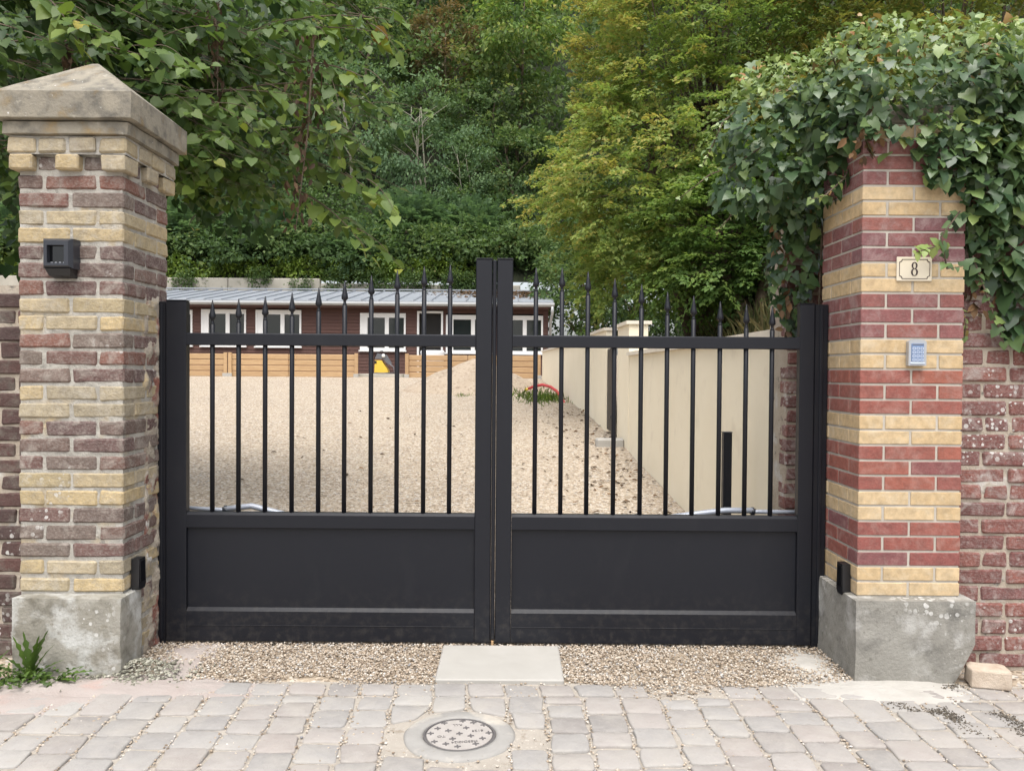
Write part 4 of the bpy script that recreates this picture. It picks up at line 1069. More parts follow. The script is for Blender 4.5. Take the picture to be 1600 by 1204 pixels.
# brush that hides the soil between the trunks
L = []
for i in range(300):
    D = (r_.uniform(31.5, 32.8), r_.uniform(32, 37), r_.uniform(34, 46))[i % 3]; cx = r_.uniform(-.68 * D, .6 * D)
    L.append(blob_leaves(np.array([cx, D, hill_z(cx, D) + .5]), (1.3, 1.1, .95), 18, 20, .2, .2, r_, r_.uniform(.1, .6), .16, -.2))  # low tint paints the gaps between crowns as shaded
A = cat(L); me = leaf_mesh('undergrowth', DIAMOND, A[0], A[1], A[2], A[3], A[4]); me.materials.append(M['wood1'])
tag(link('undergrowth', me), 'low green undergrowth on the hill foot above the roof', 'undergrowth', None, 'stuff')

# individual trees and shrubs of the hill foot
CR = {}
def crown_var(kind, k):
    key = (kind, k)
    if key in CR: return CR[key]
    r_ = np.random.default_rng(50 + k * 7 + len(kind)); z = np.zeros(3)
    if kind == 'round': A = blob_leaves(z, (1, 1, 1.1), 95, 60, .115, .088, r_, .45, .26, -.75, .35, .7); T = DIAMOND; mt = M['wood1']
    elif kind == 'brown': A = blob_leaves(z, (1, 1, 1.1), 85, 58, .115, .088, r_, .5, .28, -.75, .35, .7); T = DIAMOND; mt = M['brownish']
    elif kind == 'yellow': A = blob_leaves(z, (1, 1, 1.1), 85, 58, .12, .1, r_, .62, .26, -.75, .7, .7); T = OVAL; mt = M['hornbeam']
    elif kind == 'loose': A = blob_leaves(z, (1, .9, 1.35), 78, 52, .12, .082, r_, .6, .24, -.8, .5, .5); T = DIAMOND; mt = M['bluegreen']
    else: A = frond_leaves(z, (1, 1, .95), 430, 16, .5, .11, r_, .5); T = DIAMOND; mt = M['bluegreen']
    me = leaf_mesh('crown_' + kind, T, A[0], A[1], A[2], A[3], A[4]); me.materials.append(mt)
    CR[key] = me; return me
def hill_tree(name, label, cat_, px, py, D, rad, kind, var, pale=False, stems=1, sz=1.0):
    c = at(px, py, D); zb_ = hill_z(c.x, D) if D > HY else ground_z(c.x, D)
    t = thing(name, label, cat_, (c.x, D, zb_), 'trees and shrubs on the hill foot')
    cr = bpy.data.objects.new('crown', crown_var(kind, var)); COL.objects.link(cr); adopt(cr, t)
    cr.location = c; cr.scale = (rad, rad, rad * sz); cr.rotation_euler = (0, 0, rng.uniform(0, 6))
    m = MB(); top = c.z + rad * sz * .65
    for s in range(stems):
        ox = rng.uniform(-.5, .5) * rad * (.2 + .35 * (stems > 1)); ex = ox + rng.uniform(-.4, .4) * rad
        pts = [(c.x + ox + (ex - ox) * q + .12 * rad * nz(q * 3, s, px) , D + rng.uniform(-.06, .06) - (.35 * rad * q if pale else 0), zb_ - .2 + (top - zb_ + .2) * q) for q in (0, .2, .4, .6, .8, 1)]
        r0 = (.055 if pale else .1) * max(.6, rad / 2.2); m.tube(pts, [r0, r0*.9, r0*.75, r0*.6, r0*.4, r0*.2], 6)
        for b_ in range(4):
            q = rng.randint(2, 4); p0 = Vector(pts[q]); a = rng.uniform(0, 2*PI)
            p1 = p0 + Vector((math.cos(a) * rad * .55, math.sin(a) * rad * .5, rad * .45)); m.tube([p0, p0.lerp(p1, .5) + Vector((0, 0, .05 * rad)), p1], [r0*.45, r0*.3, r0*.12], 5)
    m.build('trunk', M['palebark'] if pale else M['bark'], t, True)
for a in (('feathery_shrub', 'blue green feathery shrub beside the pillar, left above the roof', 'shrub', 300, 365, 33.8, 1.7, 'frond', 0),
          ('feathery_shrub', 'wide feathery shrub above the middle of the retaining wall', 'shrub', 415, 372, 33.4, 1.75, 'frond', 1),
          ('feathery_shrub', 'low feathery shrub leaning over the wall end', 'shrub', 560, 408, 32.3, 1.35, 'frond', 0),
          ('feathery_shrub', 'feathery shrub below the pale stemmed trees', 'shrub', 640, 365, 34.6, 1.7, 'frond', 1),
          ('feathery_shrub', 'dark feathery shrub left of the hornbeam, above the gate centre', 'shrub', 735, 375, 34, 1.6, 'frond', 0),
          ('feathery_shrub', 'feathery shrub at the left picture edge behind the low wall', 'shrub', 20, 380, 33.6, 1.7, 'frond', 1),
          ('slender_tree', 'slender pale stemmed tree, left one of the pair on the hillside', 'tree', 545, 215, 37.5, 2.3, 'loose', 0, True, 3, 1.15),
          ('slender_tree', 'slender pale stemmed tree, right one of the pair on the hillside', 'tree', 655, 235, 37, 2.1, 'loose', 1, True, 3, 1.25),
          ('slender_tree', 'pale stemmed young tree above the feathery shrubs, near gate centre', 'tree', 735, 290, 36, 1.6, 'loose', 0, True, 2, 1.2),
          ('leafy_tree', 'dark leafy tree half behind the hornbeam\'s left side', 'tree', 800, 270, 37, 2.1, 'round', 0),
          ('leafy_tree', 'round leafy tree behind the tips of the lime branches', 'tree', 450, 240, 38, 2.3, 'round', 1),
          ('leafy_tree', 'leafy tree behind the cap of the weathered pillar', 'tree', 330, 170, 40, 2.8, 'round', 0),
          ('leafy_tree', 'tall green tree high on the hill at the top left centre', 'tree', 560, 70, 44, 3.0, 'round', 1),
          ('browning_tree', 'browning tree near the top centre between green crowns', 'tree', 700, 90, 42, 2.1, 'brown', 0),
          ('yellowing_tree', 'yellowing tree with drooping leaves at the top centre', 'tree', 815, 55, 40, 2.5, 'yellow', 0),
          ('leafy_tree', 'green tree above the browning tree at the top edge', 'tree', 640, -40, 50, 3.2, 'round', 0),
          ('leafy_tree', 'dark tree below the yellowing tree, left of the hornbeam', 'tree', 760, 190, 39.5, 2.0, 'round', 1),
          ('leafy_tree', 'low dark bush at the right end of the bungalow roof', 'bush', 905, 470, 27.5, 1.6, 'round', 0),
          ('leafy_tree', 'dark bush filling the gap under the hornbeam, behind the cream pier', 'bush', 985, 465, 26.5, 1.7, 'round', 1),
          ('leafy_tree', 'dark bush higher up between roof end and hornbeam', 'bush', 935, 415, 29.5, 1.7, 'round', 0),
          ('leafy_tree', 'dark bush behind the near cream wall, far under the hornbeam', 'bush', 1070, 465, 27, 1.8, 'round', 1)):
    hill_tree(*a)
# bright weeds along the top of the retaining wall
L = []
for i in range(130):
    px_ = r_.uniform(-40, 600) if i < 100 else r_.uniform(560, 780); c = at(px_, 440, HY + r_.uniform(-.02, .4))
    L.append(blob_leaves(np.array([c.x, c.y, 4.85 + r_.uniform(.05, .5)]), (.3, .22, .45), 14, 11, .08, .13, r_, r_.uniform(.5, 1), .12, -.7))
A = cat(L); me = leaf_mesh('wall_weeds', OVAL, A[0], A[1], A[2], A[3], A[4]); me.materials.append(M['weedgreen'])
tag(link('wall_weeds', me), 'bright yellow green weeds along the top of retaining wall', 'weeds', None, 'stuff')
L = []
for i in range(60):
    px_ = r_.uniform(500, 780) if i < 48 else r_.choice([285, 305, 405, 470]); c = at(px_, 440, HY - .42)
    L.append(blob_leaves(np.array([c.x, c.y, 4.7 - r_.uniform(-.25, .3)]), (.4, .12, .35), 16, 10, .08, .09, r_, .4, .2, -.9))
A = cat(L); me = leaf_mesh('wall_creeper', DIAMOND, A[0], A[1], A[2], A[3], A[4]); me.materials.append(M['wood1'])
tag(link('wall_creeper', me), 'green creeper hanging over the retaining wall behind the roof', 'creeper', None, 'stuff')

# hornbeams ----------------------------------------------------------
def hornbeam(name, label, base, cen, rad, nsp, mat, seed, tbase, lean_=0.0, size=.074):
    r_ = np.random.default_rng(seed)
    d = unit(r_.normal(0, 1, (nsp * 2, 3))); d = d[d[:, 1] < .45][:nsp]; ns = len(d)
    bmp = 1 + .13 * np.sin(d[:, 0] * 6 + 1 + seed) + .12 * np.sin(d[:, 2] * 9 + seed) + .1 * np.sin(d[:, 1] * 8)
    rr = (.62 + .38 * r_.uniform(0, 1, ns) ** .5) * bmp
    S = np.asarray(cen) + d * rr[:, None] * np.asarray(rad)
    S[:, 0] -= lean_ * (cen[2] - S[:, 2]) * .12
    k = (S[:, 2] > base[2] + .3) & ~((S[:, 0] < 2.4) & (S[:, 2] < 2.55)); S, d, rr = S[k], d[k], rr[k]; ns = len(S)
    ax = unit(d * np.array([1, 1, .5]) + np.array([0, 0, .1]) + r_.normal(0, .45, (ns, 3)))
    sd_ = unit(np.cross(ax, np.array([0, 0, 1.0]))); up = unit(np.cross(sd_, ax))
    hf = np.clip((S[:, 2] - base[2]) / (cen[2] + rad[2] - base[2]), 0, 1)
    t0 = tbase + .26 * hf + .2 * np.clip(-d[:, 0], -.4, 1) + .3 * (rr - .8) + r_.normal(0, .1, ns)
    ln = r_.uniform(.35, .62, ns); PP = []
    for q_ in range(4):                                   # a spray: axis and side twigs, leaves in one layer
        for s in (-1, 1):
            q0 = .15 + q_ * .24; tl = .3 * (1.15 - q0)
            for j in range(3):
                f = (j + .4) / 3
                p = S + ax * (ln * (q0 + f * tl * .9))[:, None] + sd_ * (s * f * tl * ln * .95)[:, None] - np.array([0, 0, 1]) * (.22 * ln * (q0 + f * .2) ** 2)[:, None] + r_.normal(0, .016, (ns, 3))
                for s2 in (-1, 1):
                    dd = ax * .55 + sd_ * (s * .6) + (ax * s2 * .5 - sd_ * (s * s2 * .45)) + np.array([0, 0, -.28]) + r_.normal(0, .22, (ns, 3))
                    PP.append((p, dd, up + r_.normal(0, .45, (ns, 3)) + np.array([0, -.25, 0]), size * r_.uniform(.65, 1.2, ns), np.clip(t0 + r_.normal(0, .1, ns), 0, 1)))
    B = blob_leaves(np.asarray(cen, float), np.asarray(rad) * .8, nsp // 3, 26, .17, size * .95, r_, tbase + .08, .16, -.9, .4, .5)
    k = (B[0][:, 2] > base[2] + .3) & ~((B[0][:, 0] < 1.9) & (B[0][:, 2] < 2.2)); PP.append([b_[k] for b_ in B])
    A = cat(PP)
    t = thing(name, label, 'tree', base)
    me = leaf_mesh('crown', DIAMOND, A[0], A[1], A[2], A[3], A[4]); me.materials.append(mat); cr = link('crown', me, t); cr['kind'] = 'stuff'
    m = MB(); b0 = Vector(base)
    for s in range(4):
        a = s * 1.7 + seed; top = Vector(cen) + Vector((math.cos(a) * rad[0] * .45, math.sin(a) * rad[1] * .3 + .3, rad[2] * .5))
        pts = [b0.lerp(top, q) + Vector((math.cos(a), math.sin(a), 0)) * .25 * math.sin(q * 3) for q in (0, .25, .5, .75, 1)]
        m.tube(pts, [.13, .11, .08, .05, .02], 7)
    for i in range(0, ns, max(1, ns // 110)):                 # boughs reaching out to the sprays
        p1 = Vector(S[i]); q = rng.uniform(.3, .8); p0 = b0.lerp(Vector(cen) + Vector((0, .3, rad[2] * .4)), q)
        m.tube([p0, p0.lerp(p1, .55) + Vector((0, 0, .15)), p1], [.025, .015, .004], 4)
    m.build('trunk', M['bark'], t, True)
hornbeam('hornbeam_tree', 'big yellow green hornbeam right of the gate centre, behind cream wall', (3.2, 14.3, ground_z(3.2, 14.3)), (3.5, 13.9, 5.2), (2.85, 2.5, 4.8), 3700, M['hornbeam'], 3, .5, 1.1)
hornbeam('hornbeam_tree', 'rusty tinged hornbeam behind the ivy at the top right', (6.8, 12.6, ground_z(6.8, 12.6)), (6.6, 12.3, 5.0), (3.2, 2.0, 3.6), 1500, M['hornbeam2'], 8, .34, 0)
hornbeam('hornbeam_tree', 'low dark hornbeam bush behind the near cream wall', (3.4, 11.2, ground_z(3.4, 11.2)), (3.8, 11.6, 3.3), (1.6, 1.0, 1.2), 900, M['hornbeam'], 12, .18, 0)
# dry grass on the bank behind the near wall
n = 11000; X = nr.uniform(1.95, 6, n); Yv = nr.uniform(5.5, 13, n); Z = np.array([ground_z(x, y) for x, y in zip(X, Yv)])
BL = ([(-.022,0,0),(.022,0,0),(.014,.6,.0),(0,1,-.12),(-.014,.6,0)], [(0,1,2,3,4)])
me = leaf_mesh('bank_grass', BL, np.stack([X, Yv, Z - .02], 1), np.array([0, 0, 1.0]) + nr.normal(0, .3, (n, 3)), nr.normal(0, 1, (n, 3)) + np.array([0, -1, .2]), nr.uniform(.2, .55, n), nr.uniform(0, 1, n))
me.materials.append(M['drygrass']); tag(link('bank_grass', me), 'long dry grass on the bank behind the cream wall', 'grass', None, 'stuff')
# grass in the gravel by the conduit
def tuft(name, label, px, py, D, w_, n_, h_, seed):
    r2 = np.random.default_rng(seed); c = at(px, py, D)
    X = r2.normal(c.x, w_, n_); Yv = r2.normal(D, w_ * 1.6, n_); Z = np.array([ground_z(x, y) for x, y in zip(X, Yv)]) - .01
    me = leaf_mesh(name, ([(-.05,0,0),(.05,0,0),(.035,.6,.0),(0,1,-.15),(-.035,.6,0)], BL[1]), np.stack([X, Yv, Z], 1), np.array([0, 0, .8]) + r2.normal(0, .6, (n_, 3)), r2.normal(0, 1, (n_, 3)), r2.uniform(.5, 1.1, n_) * h_, r2.uniform(.2, .9, n_))
    me.materials.append(M['weedgreen']); return tag(link(name, me), label, 'grass', None, 'stuff')
tuft('grass_patch', 'green grass patch beside the red conduit', 848, 620, 17.0, .3, 420, .2, 1)
tuft('grass_patch', 'green grass at the foot of the sand heap', 812, 604, 18.8, .28, 320, .2, 2)
tuft('grass_patch', 'small green sprout on the sand heap side', 723, 600, 17.6, .08, 40, .12, 3)
# litter on the gravel along the cream wall
n = 330; Yv = nr.uniform(6, 15, n); X = np.minimum(1.42, 1.42 - np.abs(nr.normal(0, .55, n))); X = np.where(nr.uniform(0, 1, n) < .25, nr.uniform(-3, 1.3, n), X); Z = np.array([ground_z(x, y) for x, y in zip(X, Yv)]) + .018
me = leaf_mesh('fallen_leaves', OVAL, np.stack([X, Yv, Z], 1), nr.normal(0, 1, (n, 3)) * [1, 1, .15], np.array([0, 0, 1.0]) + nr.normal(0, .35, (n, 3)), nr.uniform(.03, .08, n), nr.uniform(0, 1, n))
me.materials.append(M['drybrown']); tag(link('fallen_leaves', me), 'brown fallen leaves scattered on the yard gravel', 'leaves', None, 'stuff')

# ------------------------------------------------------------------ near foliage with single leaves
def proj(P_):
    c, s = math.cos(PITCH), math.sin(PITCH)
    y = P_[:, 1] * c - (P_[:, 2] - EYE) * s; v = P_[:, 1] * s + (P_[:, 2] - EYE) * c
    return 800 + F * P_[:, 0] / y, 602 - F * v / y, y
def split_leaves(t, A, T, mat, name, box, most=300):
    P_, dd, nn, ss, tt = A
    px_, py_, dep = proj(P_)
    ok = (px_ > box[0]) & (px_ < box[2]) & (py_ > box[1]) & (py_ < box[3])
    score = np.where(ok, ss / dep, -1); idx = np.argsort(-score)[:most]
    mask = np.ones(len(P_), bool); mask[idx] = False
    me = leaf_mesh('foliage', T, P_[mask], dd[mask], nn[mask], ss[mask], tt[mask]); me.materials.append(mat)
    o = link('foliage', me, t); o['kind'] = 'stuff'
    bins = {}
    x, y, z = frames(dd[idx], nn[idx])
    for q, i in enumerate(idx):
        b_ = int(min(15, tt[i] * 16))
        if b_ not in bins:
            me1 = leaf_mesh(name, T, np.zeros((1, 3)), np.array([[0, 1.0, 0]]), np.array([[0, 0, 1.0]]), [1.0], [(b_ + .5) / 16]); me1.materials.append(mat); bins[b_] = me1
        o = bpy.data.objects.new(name, bins[b_]); COL.objects.link(o); adopt(o, t)
        Mx = Matrix((x[q], y[q], z[q])).transposed().to_4x4() @ Matrix.Scale(float(ss[i]), 4); Mx.translation = Vector(P_[i])
        o.matrix_basis = Mx

# lime tree over the left pillar
r_ = np.random.default_rng(77)
base = (-5.5, 7.1, ground_z(-5.5, 7.1))
lt = thing('lime_tree', 'lime tree with large leaves hanging behind the weathered left pillar', 'tree', base)
mt_ = MB(); LL = []; SH = []
m0 = MB(); m0.tube([base, (-5.4, 7.1, 1.5), (-5.2, 7.0, 3), (-4.9, 6.95, 4.2), (-4.6, 6.9, 5.2)], [.32, .26, .24, .2, .12], 10)
def twig(p0, p1, sag, nl, size, tb, rad):
    p0, p1 = np.array(p0, float), np.array(p1, float); q = np.linspace(0, 1, 7)
    pts = [p0 + (p1 - p0) * k + np.array([0, 0, sag * (k - k * k) * 2 - .12 * k * k]) for k in q]
    mt_.tube([Vector(p) for p in pts], [rad * (1 - .8 * k) for k in q], 5)
    ax = unit(p1 - p0); sd_ = unit(np.cross(ax, [0, 0, 1.0]))
    for i in range(nl):
        f = (i + .6) / nl; k = min(5, int(f * 6)); w_ = f * 6 - k; p = pts[k] * (1 - w_) + pts[k+1] * w_
        s = 1 if i % 2 else -1
        d = ax * .45 + sd_ * (s * .7) + np.array([0, 0, -.45]) + r_.normal(0, .3, 3); d = d / np.linalg.norm(d)
        stalk = p + d * .035 + np.array([0, 0, -.02])
        SH.append((stalk, d, np.array([0, -.38, .85]) + r_.normal(0, .38, 3), size * r_.uniform(.7, 1.25) * (1.1 - .35 * f), np.clip(tb + .22 * f + r_.normal(0, .1), 0, .96 if r_.random() > .012 else 1)))  # tint painted darker in the shaded mass, brighter at the lit tips
nb = 82
for i in range(nb):
    z0 = r_.uniform(2.85, 4.75); y0 = 6.5 + r_.normal(0, .35); x0 = -3.9 + r_.uniform(-.7, .7)
    ln = r_.uniform(1.0, 2.3) * (1.0 if z0 < 3.0 else 1.12)
    e = np.array([x0 + ln, y0 - r_.uniform(-.1, 1.1), z0 - r_.uniform(0, .55) - .12 * ln])
    if e[2] < 2.78: e[2] = r_.uniform(2.78, 3.0)
    p0 = np.array([x0, y0, z0]); twig(p0, e, .12, 26, .098, .35, .007)
    for k in range(4):
        f = r_.uniform(.25, .9); p = p0 + (e - p0) * f; a = r_.uniform(-1.2, 1.2)
        d = np.array([math.cos(a), math.sin(a) - .25, r_.uniform(-.55, .25)]); L2 = r_.uniform(.3, .65)
        q2 = p + d * L2; q2[2] = max(q2[2], 2.62 + r_.uniform(0, .15)); twig(p, q2, .05, 12, .088, .32 + .2 * f, .0035)
for (a0, a1) in (((330, 148, 6.1), (565, 112, 5.8)), ((420, 40, 6.0), (625, 8, 5.8)), ((420, 55, 6.0), (615, 30, 5.7)), ((450, 98, 6.0), (600, 110, 5.7)), ((430, 205, 6.1), (560, 195, 5.8)), ((440, 240, 6.1), (608, 290, 5.8)), ((470, 300, 6.2), (580, 372, 5.9)), ((200, 158, 5.9), (470, 122, 5.6)), ((-60, 120, 5.4), (60, 160, 4.9)), ((60, -10, 5.2), (125, 40, 4.9))):
    p0, p1 = at(*a0), at(*a1); twig(p0, p1, .06, 15, .115, .62, .008)
    for f in (.35, .6, .8):
        p = p0.lerp(p1, f); twig(p, p + Vector((r_.uniform(.1, .35), r_.uniform(-.2, .2), r_.uniform(-.25, .05))), .03, 6, .1, .62, .004)
# inner foliage and dense skirt towards the trunk, shade put into a darker tint
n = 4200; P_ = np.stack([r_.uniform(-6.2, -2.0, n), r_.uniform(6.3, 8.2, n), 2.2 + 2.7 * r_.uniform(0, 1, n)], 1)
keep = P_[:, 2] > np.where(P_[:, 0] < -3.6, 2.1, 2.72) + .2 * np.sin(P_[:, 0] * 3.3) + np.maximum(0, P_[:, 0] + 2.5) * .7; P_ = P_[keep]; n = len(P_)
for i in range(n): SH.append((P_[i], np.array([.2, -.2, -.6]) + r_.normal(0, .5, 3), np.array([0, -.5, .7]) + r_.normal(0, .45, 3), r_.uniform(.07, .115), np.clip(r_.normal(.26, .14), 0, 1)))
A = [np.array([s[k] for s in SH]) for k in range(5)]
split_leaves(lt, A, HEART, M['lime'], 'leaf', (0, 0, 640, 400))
m0.build('trunk', M['bark'], lt, True); mt_.build('branch', M['bark'], lt, True)['kind'] = 'stuff'
# withered vine strands in the lime tree
def strand(name, label, p0, p1, n_, w_, seed):
    r2 = np.random.default_rng(seed); p0, p1 = np.array(p0), np.array(p1)
    t = thing(name, label, 'vine', tuple(p1))
    f = r2.uniform(0, 1, n_); P2 = p0 + (p1 - p0) * f[:, None] + r2.normal(0, 1, (n_, 3)) * w_ * (.5 + np.sin(f * 9)[:, None] * .4 + .4)
    me = leaf_mesh('dry_leaves', OVAL, P2, np.array([0, 0, -1.0]) + r2.normal(0, .4, (n_, 3)), r2.normal(0, 1, (n_, 3)) + [0, -.6, 0], r2.uniform(.035, .075, n_), r2.uniform(0, .6, n_)); me.materials.append(M['drybrown'])
    link('dry_leaves', me, t)['kind'] = 'stuff'
    MB().tube([Vector(p0), Vector(p0).lerp(Vector(p1), .5) + Vector((.02, 0, 0)), Vector(p1)], [.008, .006, .003], 5).build('stem', M['bark'], t)
strand('withered_vine', 'withered brown vine hanging in the lime tree tips', at(490, 60, 5.75), at(463, 352, 5.75), 150, .05, 1)
strand('withered_vine', 'brown withered vine on the lime tree just right of the cap', at(332, -10, 5.7), at(340, 150, 5.7), 70, .04, 2)
strand('withered_vine', 'thin withered vine directly above the pyramid cap', at(110, 40, 5.3), at(108, 120, 5.3), 60, .03, 3)

# ivy over the right pillar and wall
r_ = np.random.default_rng(91)
iv = thing('ivy', 'thick glossy ivy spilling over the number pillar and the right wall', 'ivy', (2.3, 4.0, 0))
IVE = [((1.88, 3.9, 2.6), (.62, .46, .36), 2100), ((1.38, 4.1, 2.46), (.38, .34, .42), 1150), ((2.45, 3.85, 2.5), (.52, .42, .45), 1500),
       ((2.36, 3.72, 2.04), (.36, .20, .52), 1300), ((1.47, 4.28, 2.02), (.13, .17, .42), 420), ((2.95, 3.85, 2.3), (.5, .4, .6), 450), ((1.62, 4.3, 2.5), (.4, .3, .3), 350), ((2.1, 3.62, 2.22), (.2, .12, .3), 420), ((1.65, 3.68, 2.5), (.25, .14, .14), 260), ((1.93, 3.6, 2.33), (.2, .1, .17), 330)]
L = []
for (c, rd, n_) in IVE:
    d = unit(r_.normal(0, 1, (n_ * 2, 3))); d = d[d[:, 1] < .7][:n_]; k_ = len(d)
    b_ = 1 + .12 * np.sin(d[:, 0] * 7 + c[0] * 9) + .1 * np.sin(d[:, 2] * 9 + c[2] * 5)
    rr = (.66 + .34 * r_.uniform(0, 1, k_) ** .6) * b_
    P_ = np.array(c) + d * rr[:, None] * np.array(rd) + r_.normal(0, .014, (k_, 3))
    nm = unit(d / np.array(rd)) * .55 + np.array([0, -.35, .5]) + r_.normal(0, .3, (k_, 3))
    dr_ = np.array([0, -.25, -.75]) + d * .4 + r_.normal(0, .38, (k_, 3))
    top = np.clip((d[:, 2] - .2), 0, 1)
    L.append((P_, dr_, nm, r_.uniform(.036, .074, k_) * (1 - .3 * top) * (1.22 if c[0] > 2 else 1), np.clip(.43 + .62 * top + r_.normal(0, .16, k_), 0, .95) + .06 * (r_.uniform(0, 1, k_) < .008)))  # paler tops: young growth, with light from above put into the tint
A = cat(L)
px_, py_, dp_ = proj(A[0])
lim = 235 + np.maximum(0, px_ - 1375) * .75
bad = (A[0][:, 1] < 3.62) & (px_ > 1335) & (px_ < 1450) & (py_ > lim) | ((px_ > 1338) & (px_ < 1440) & (py_ > lim + 12) & (A[0][:, 1] < 4.0)) | ((px_ > 1285) & (py_ > 330) & (px_ < 1440) & (A[0][:, 1] < 3.99)) | ((px_ > 1435) & (px_ < 1500) & (py_ > 395)) | ((px_ > 1490) & (py_ > 440) & (py_ > 440 + (px_ - 1490) * 1.3)) | ((px_ < 1190) & (py_ > 330)) | ((px_ < 1500) & (A[0][:, 1] < 3.59) & (px_ > 1440) & (py_ > 420))
inside = (A[0][:, 0] > 1.54) & (A[0][:, 0] < 1.997) & (A[0][:, 1] > 3.595) & (A[0][:, 1] < 4.06) & (A[0][:, 2] < 2.57)
k = ~bad & ~inside; A = [a[k] for a in A]
# trailing shoots with young leaves
mi = MB(); L = []
def shoot(pts, nl, size, tb):
    pts = [at(*p) for p in pts]; mi.tube(pts, [.004] * (len(pts) - 1) + [.0015], 5); m_ = len(pts) - 1
    for i in range(nl):
        f = (i + .5) / nl * m_; k = min(m_ - 1, int(f)); p = pts[k].lerp(pts[k+1], f - k); ax = np.array(pts[k+1] - pts[k]); ax = ax / np.linalg.norm(ax); s = 1 if i % 2 else -1
        sd_ = np.cross(ax, [0, -1, 0]); d = ax * .5 + sd_ * s * .7 + r_.normal(0, .25, 3) + np.array([0, 0, -.2])
        L.append((np.array(p)[None], d[None], (np.array([0, -.7, .6]) + r_.normal(0, .25, 3))[None], np.array([size * r_.uniform(.7, 1.2)]), np.array([np.clip(tb + r_.normal(0, .08), 0, .95)])))
shoot([(1180, 150, 4.1), (1130, 190, 4.0), (1112, 230, 4.0), (1096, 262, 4.0)], 14, .03, .85)
shoot([(1190, 230, 4.1), (1140, 262, 4.0), (1110, 272, 4.0), (1055, 315, 4.0)], 12, .03, .85)
shoot([(1170, 280, 4.1), (1140, 340, 4.1), (1118, 365, 4.1)], 9, .03, .85)
shoot([(1340, 240, 3.85), (1318, 280, 3.7), (1290, 305, 3.65), (1265, 312, 3.62)], 11, .036, .85)
shoot([(1480, 380, 3.55), (1450, 388, 3.52), (1430, 395, 3.5)], 7, .045, .85)
shoot([(1500, 330, 3.56), (1470, 370, 3.53), (1480, 420, 3.53), (1510, 415, 3.54)], 9, .05, .5)
shoot([(1520, 400, 3.6), (1545, 470, 3.62), (1570, 540, 3.64)], 12, .045, .6)
shoot([(1500, 480, 3.66), (1510, 505, 3.66), (1506, 530, 3.66)], 6, .03, .8)
for (x, y, dx) in ((1345, 75, -8), (1400, 62, 4), (1500, 70, 25), (1575, 85, 10), (1310, 90, -20), (1440, 60, 10)):
    shoot([(x, y + 30, 3.9), (x + dx * .4, y, 3.9), (x + dx, y - 32, 3.88)], 8, .028, .92)
for (c, rd, n_) in IVE[:3]:
    n_ = 380; d = unit(r_.normal(0, 1, (n_ * 4, 3)) + np.array([0, -.3, 1.0])); d = d[d[:, 2] > .35][:n_]; n_ = len(d)
    P_ = np.array(c) + d * np.array(rd) * r_.uniform(1.0, 1.12, (n_, 1))
    L.append((P_, d * .4 + r_.normal(0, .7, (n_, 3)), np.array([0, -.3, .9]) + r_.normal(0, .45, (n_, 3)), r_.uniform(.018, .038, n_), np.clip(r_.normal(.88, .05, n_), .7, .96)))
A2 = cat(L); A = cat([A, A2])
A[3] = A[3] * r_.uniform(.62, 1.14, len(A[3]))
sel = r_.uniform(0, 1, len(A[0])) < .42
B = [a[sel] for a in A]; A = [a[~sel] for a in A]
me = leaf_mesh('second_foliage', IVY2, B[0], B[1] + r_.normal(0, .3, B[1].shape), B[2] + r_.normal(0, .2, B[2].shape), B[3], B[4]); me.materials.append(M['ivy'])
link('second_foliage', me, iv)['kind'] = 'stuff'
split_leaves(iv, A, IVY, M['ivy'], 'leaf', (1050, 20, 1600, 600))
for i in range(7):
    x = r_.uniform(1.5, 2.5); mi.tube([(x, 4.1 if x < 2 else 3.66, 1.6 + r_.uniform(-.2, .3)), (x + r_.uniform(-.1, .1), 4.12 if x < 2 else 3.65, 2.1), (x * .9 + .2, 3.9, 2.6)], [.006, .005, .004], 5)
mi.build('stem', M['bark'], iv, True)['kind'] = 'stuff'
n = 46; P_ = np.array([at(r_.normal(1350, 14), r_.normal(225, 18), 3.585) for _ in range(20)]); P2 = np.array([at(r_.normal(1232, 14), r_.uniform(300, 540), 4.2) for _ in range(n)])
P3 = np.array([at(r_.normal(1515, 16), r_.uniform(420, 500), 3.67) for _ in range(26)]); P_ = np.concatenate([P_, P2, P3]); n = len(P_)
me = leaf_mesh('dead_leaves', OVAL, P_, np.array([0, 0, -1.0]) + r_.normal(0, .5, (n, 3)), np.array([0, -1.0, .2]) + r_.normal(0, .5, (n, 3)), r_.uniform(.03, .065, n), r_.uniform(.3, 1, n)); me.materials.append(M['drybrown'])
link('dead_leaves', me, iv)['kind'] = 'stuff'

# weeds at the foot of the left pillar --------------------------------
def weed(name, label, base, blades, seed):
    r2 = random.Random(seed); t = thing(name, label, 'weed', base)
    for (az, ln, wd, up) in blades:
        m = MB(); V = []; n_ = 11
        d = Vector((math.cos(az), math.sin(az), 0)); s = Vector((-d.y, d.x, 0))
        for i in range(n_ + 1):
            f = i / n_; p = Vector(base) + d * (ln * (1 - up) * f) + Vector((0, 0, ln * up * f - ln * .25 * (1 - up) * f * f)) + d * ln * .15 * f * f
            w_ = wd * .72 * (math.sin(min(1, f * .93 + .1) * PI) ** .8) * (1 + .45 * (-1) ** i)
            V += [p - s * w_ + Vector((0, 0, w_ * .3)), p, p + s * w_ + Vector((0, 0, w_ * .3))]
        m.add(V, [(3*i+a, 3*i+a+1, 3*i+a+4, 3*i+a+3) for i in range(n_) for a in (0, 1)])
        me = m.mesh('leaf', False); me.materials.append(M['weedgreen'])
        at_ = me.attributes.new('tint', 'FLOAT', 'POINT'); at_.data.foreach_set('value', [r2.uniform(.0, .45)] * len(me.vertices))
        link('leaf', me, t)
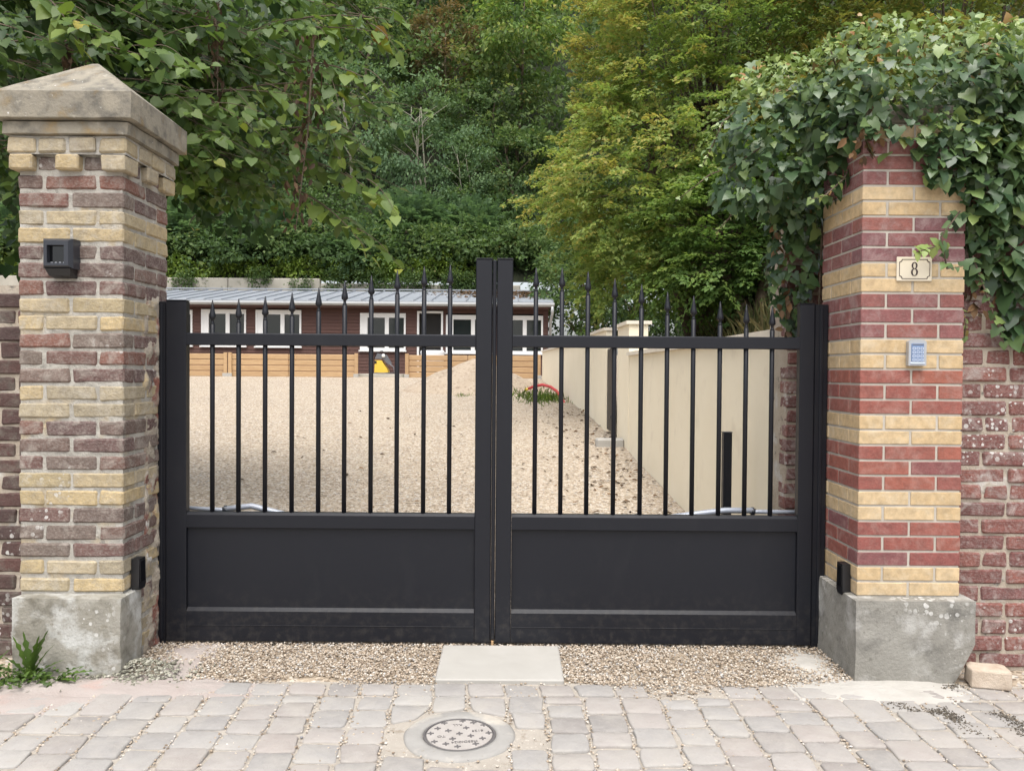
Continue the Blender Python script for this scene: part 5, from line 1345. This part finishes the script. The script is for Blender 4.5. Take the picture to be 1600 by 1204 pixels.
weed('dandelion', 'tall jagged dandelion against the base of the left pillar', (-2.06, 3.47, .0), [(-.15, .28, .026, .84), (.1, .24, .022, .72), (3.0, .25, .02, .8), (3.3, .2, .02, .62), (-.5, .24, .02, .88), (2.6, .23, .02, .9), (-1.2, .17, .018, .6), (.3, .2, .018, .5), (3.7, .17, .016, .5), (-2.0, .15, .016, .5)], 1)
weed('dandelion', 'flat green weed at the foot of the left pillar base', (-1.95, 3.46, .0), [(.05, .21, .024, .36), (-.4, .15, .02, .3), (.5, .15, .02, .45), (2.9, .14, .018, .3), (-1.4, .1, .016, .25)], 2)
weed('dandelion', 'ragged weed at the lower left picture edge', (-2.24, 3.42, .0), [(.1, .2, .018, .45), (-.5, .2, .016, .3), (.8, .22, .018, .65), (-1.3, .18, .014, .3), (2.9, .16, .016, .5), (3.4, .16, .015, .4), (-.9, .22, .01, .3)], 3)
n = 520; X = nr.normal(-2.12, .13, n); Yv = nr.normal(3.44, .05, n); k = X < -1.8; X, Yv = X[k], Yv[k]; n = len(X)
me = leaf_mesh('ground_weeds', OVAL, np.stack([X, Yv, nr.uniform(0, .05, n)], 1), nr.normal(0, 1, (n, 3)) * [1, 1, .5], np.array([0, -.3, 1.0]) + nr.normal(0, .4, (n, 3)), nr.uniform(.012, .03, n), nr.uniform(0, .5, n)); me.materials.append(M['weedgreen'])
tag(link('ground_weeds', me), 'small creeping weeds along the left pillar foot', 'weeds', None, 'stuff')
X = nr.normal(-1.63, .11, 900); Yv = nr.normal(3.55, .07, 900); h = .05 * np.exp(-((X + 1.63) / .1) ** 2 - ((Yv - 3.58) / .07) ** 2)
pebbles('mortar_rubble', X, Yv, h + .004, nr.uniform(.002, .009, 900) * (.5 + nr.uniform(0, 1, 900)), M['rubblestone'], ICO, 'crumbled mortar rubble beside the left pillar base', 'rubble', False)
# dark crumbs of soil and moss washed into the joints at the right edge
PL = [[(1480, 1075), (1500, 1068)], [(1395, 1098), (1440, 1112), (1478, 1112), (1512, 1140), (1530, 1146)], [(1545, 1112), (1575, 1118), (1605, 1150), (1640, 1160)], [(1470, 1105), (1500, 1125)]]
X, Yv = [], []
for pl_ in PL:
    W_ = []
    for (x, y) in pl_:
        q = at(x, y, 3.0); d = q - Vector((0, 0, EYE)); W_.append(Vector((0, 0, EYE)) + d * (-EYE / d.z))
    for (p, q) in zip(W_[:-1], W_[1:]):
        for k in range(int((q - p).length * 900)):
            c = p.lerp(q, nr.uniform(0, 1)); X.append(c.x + nr.normal(0, .018)); Yv.append(c.y + nr.normal(0, .016))
X, Yv = np.array(X), np.array(Yv)
pebbles('dark_soil', X, Yv, np.full(len(X), .001), nr.uniform(.0018, .0055, len(X)), M['soilcrumb'], OCT, 'dark crumbs of soil strewn over the setts at the right', 'soil', False)
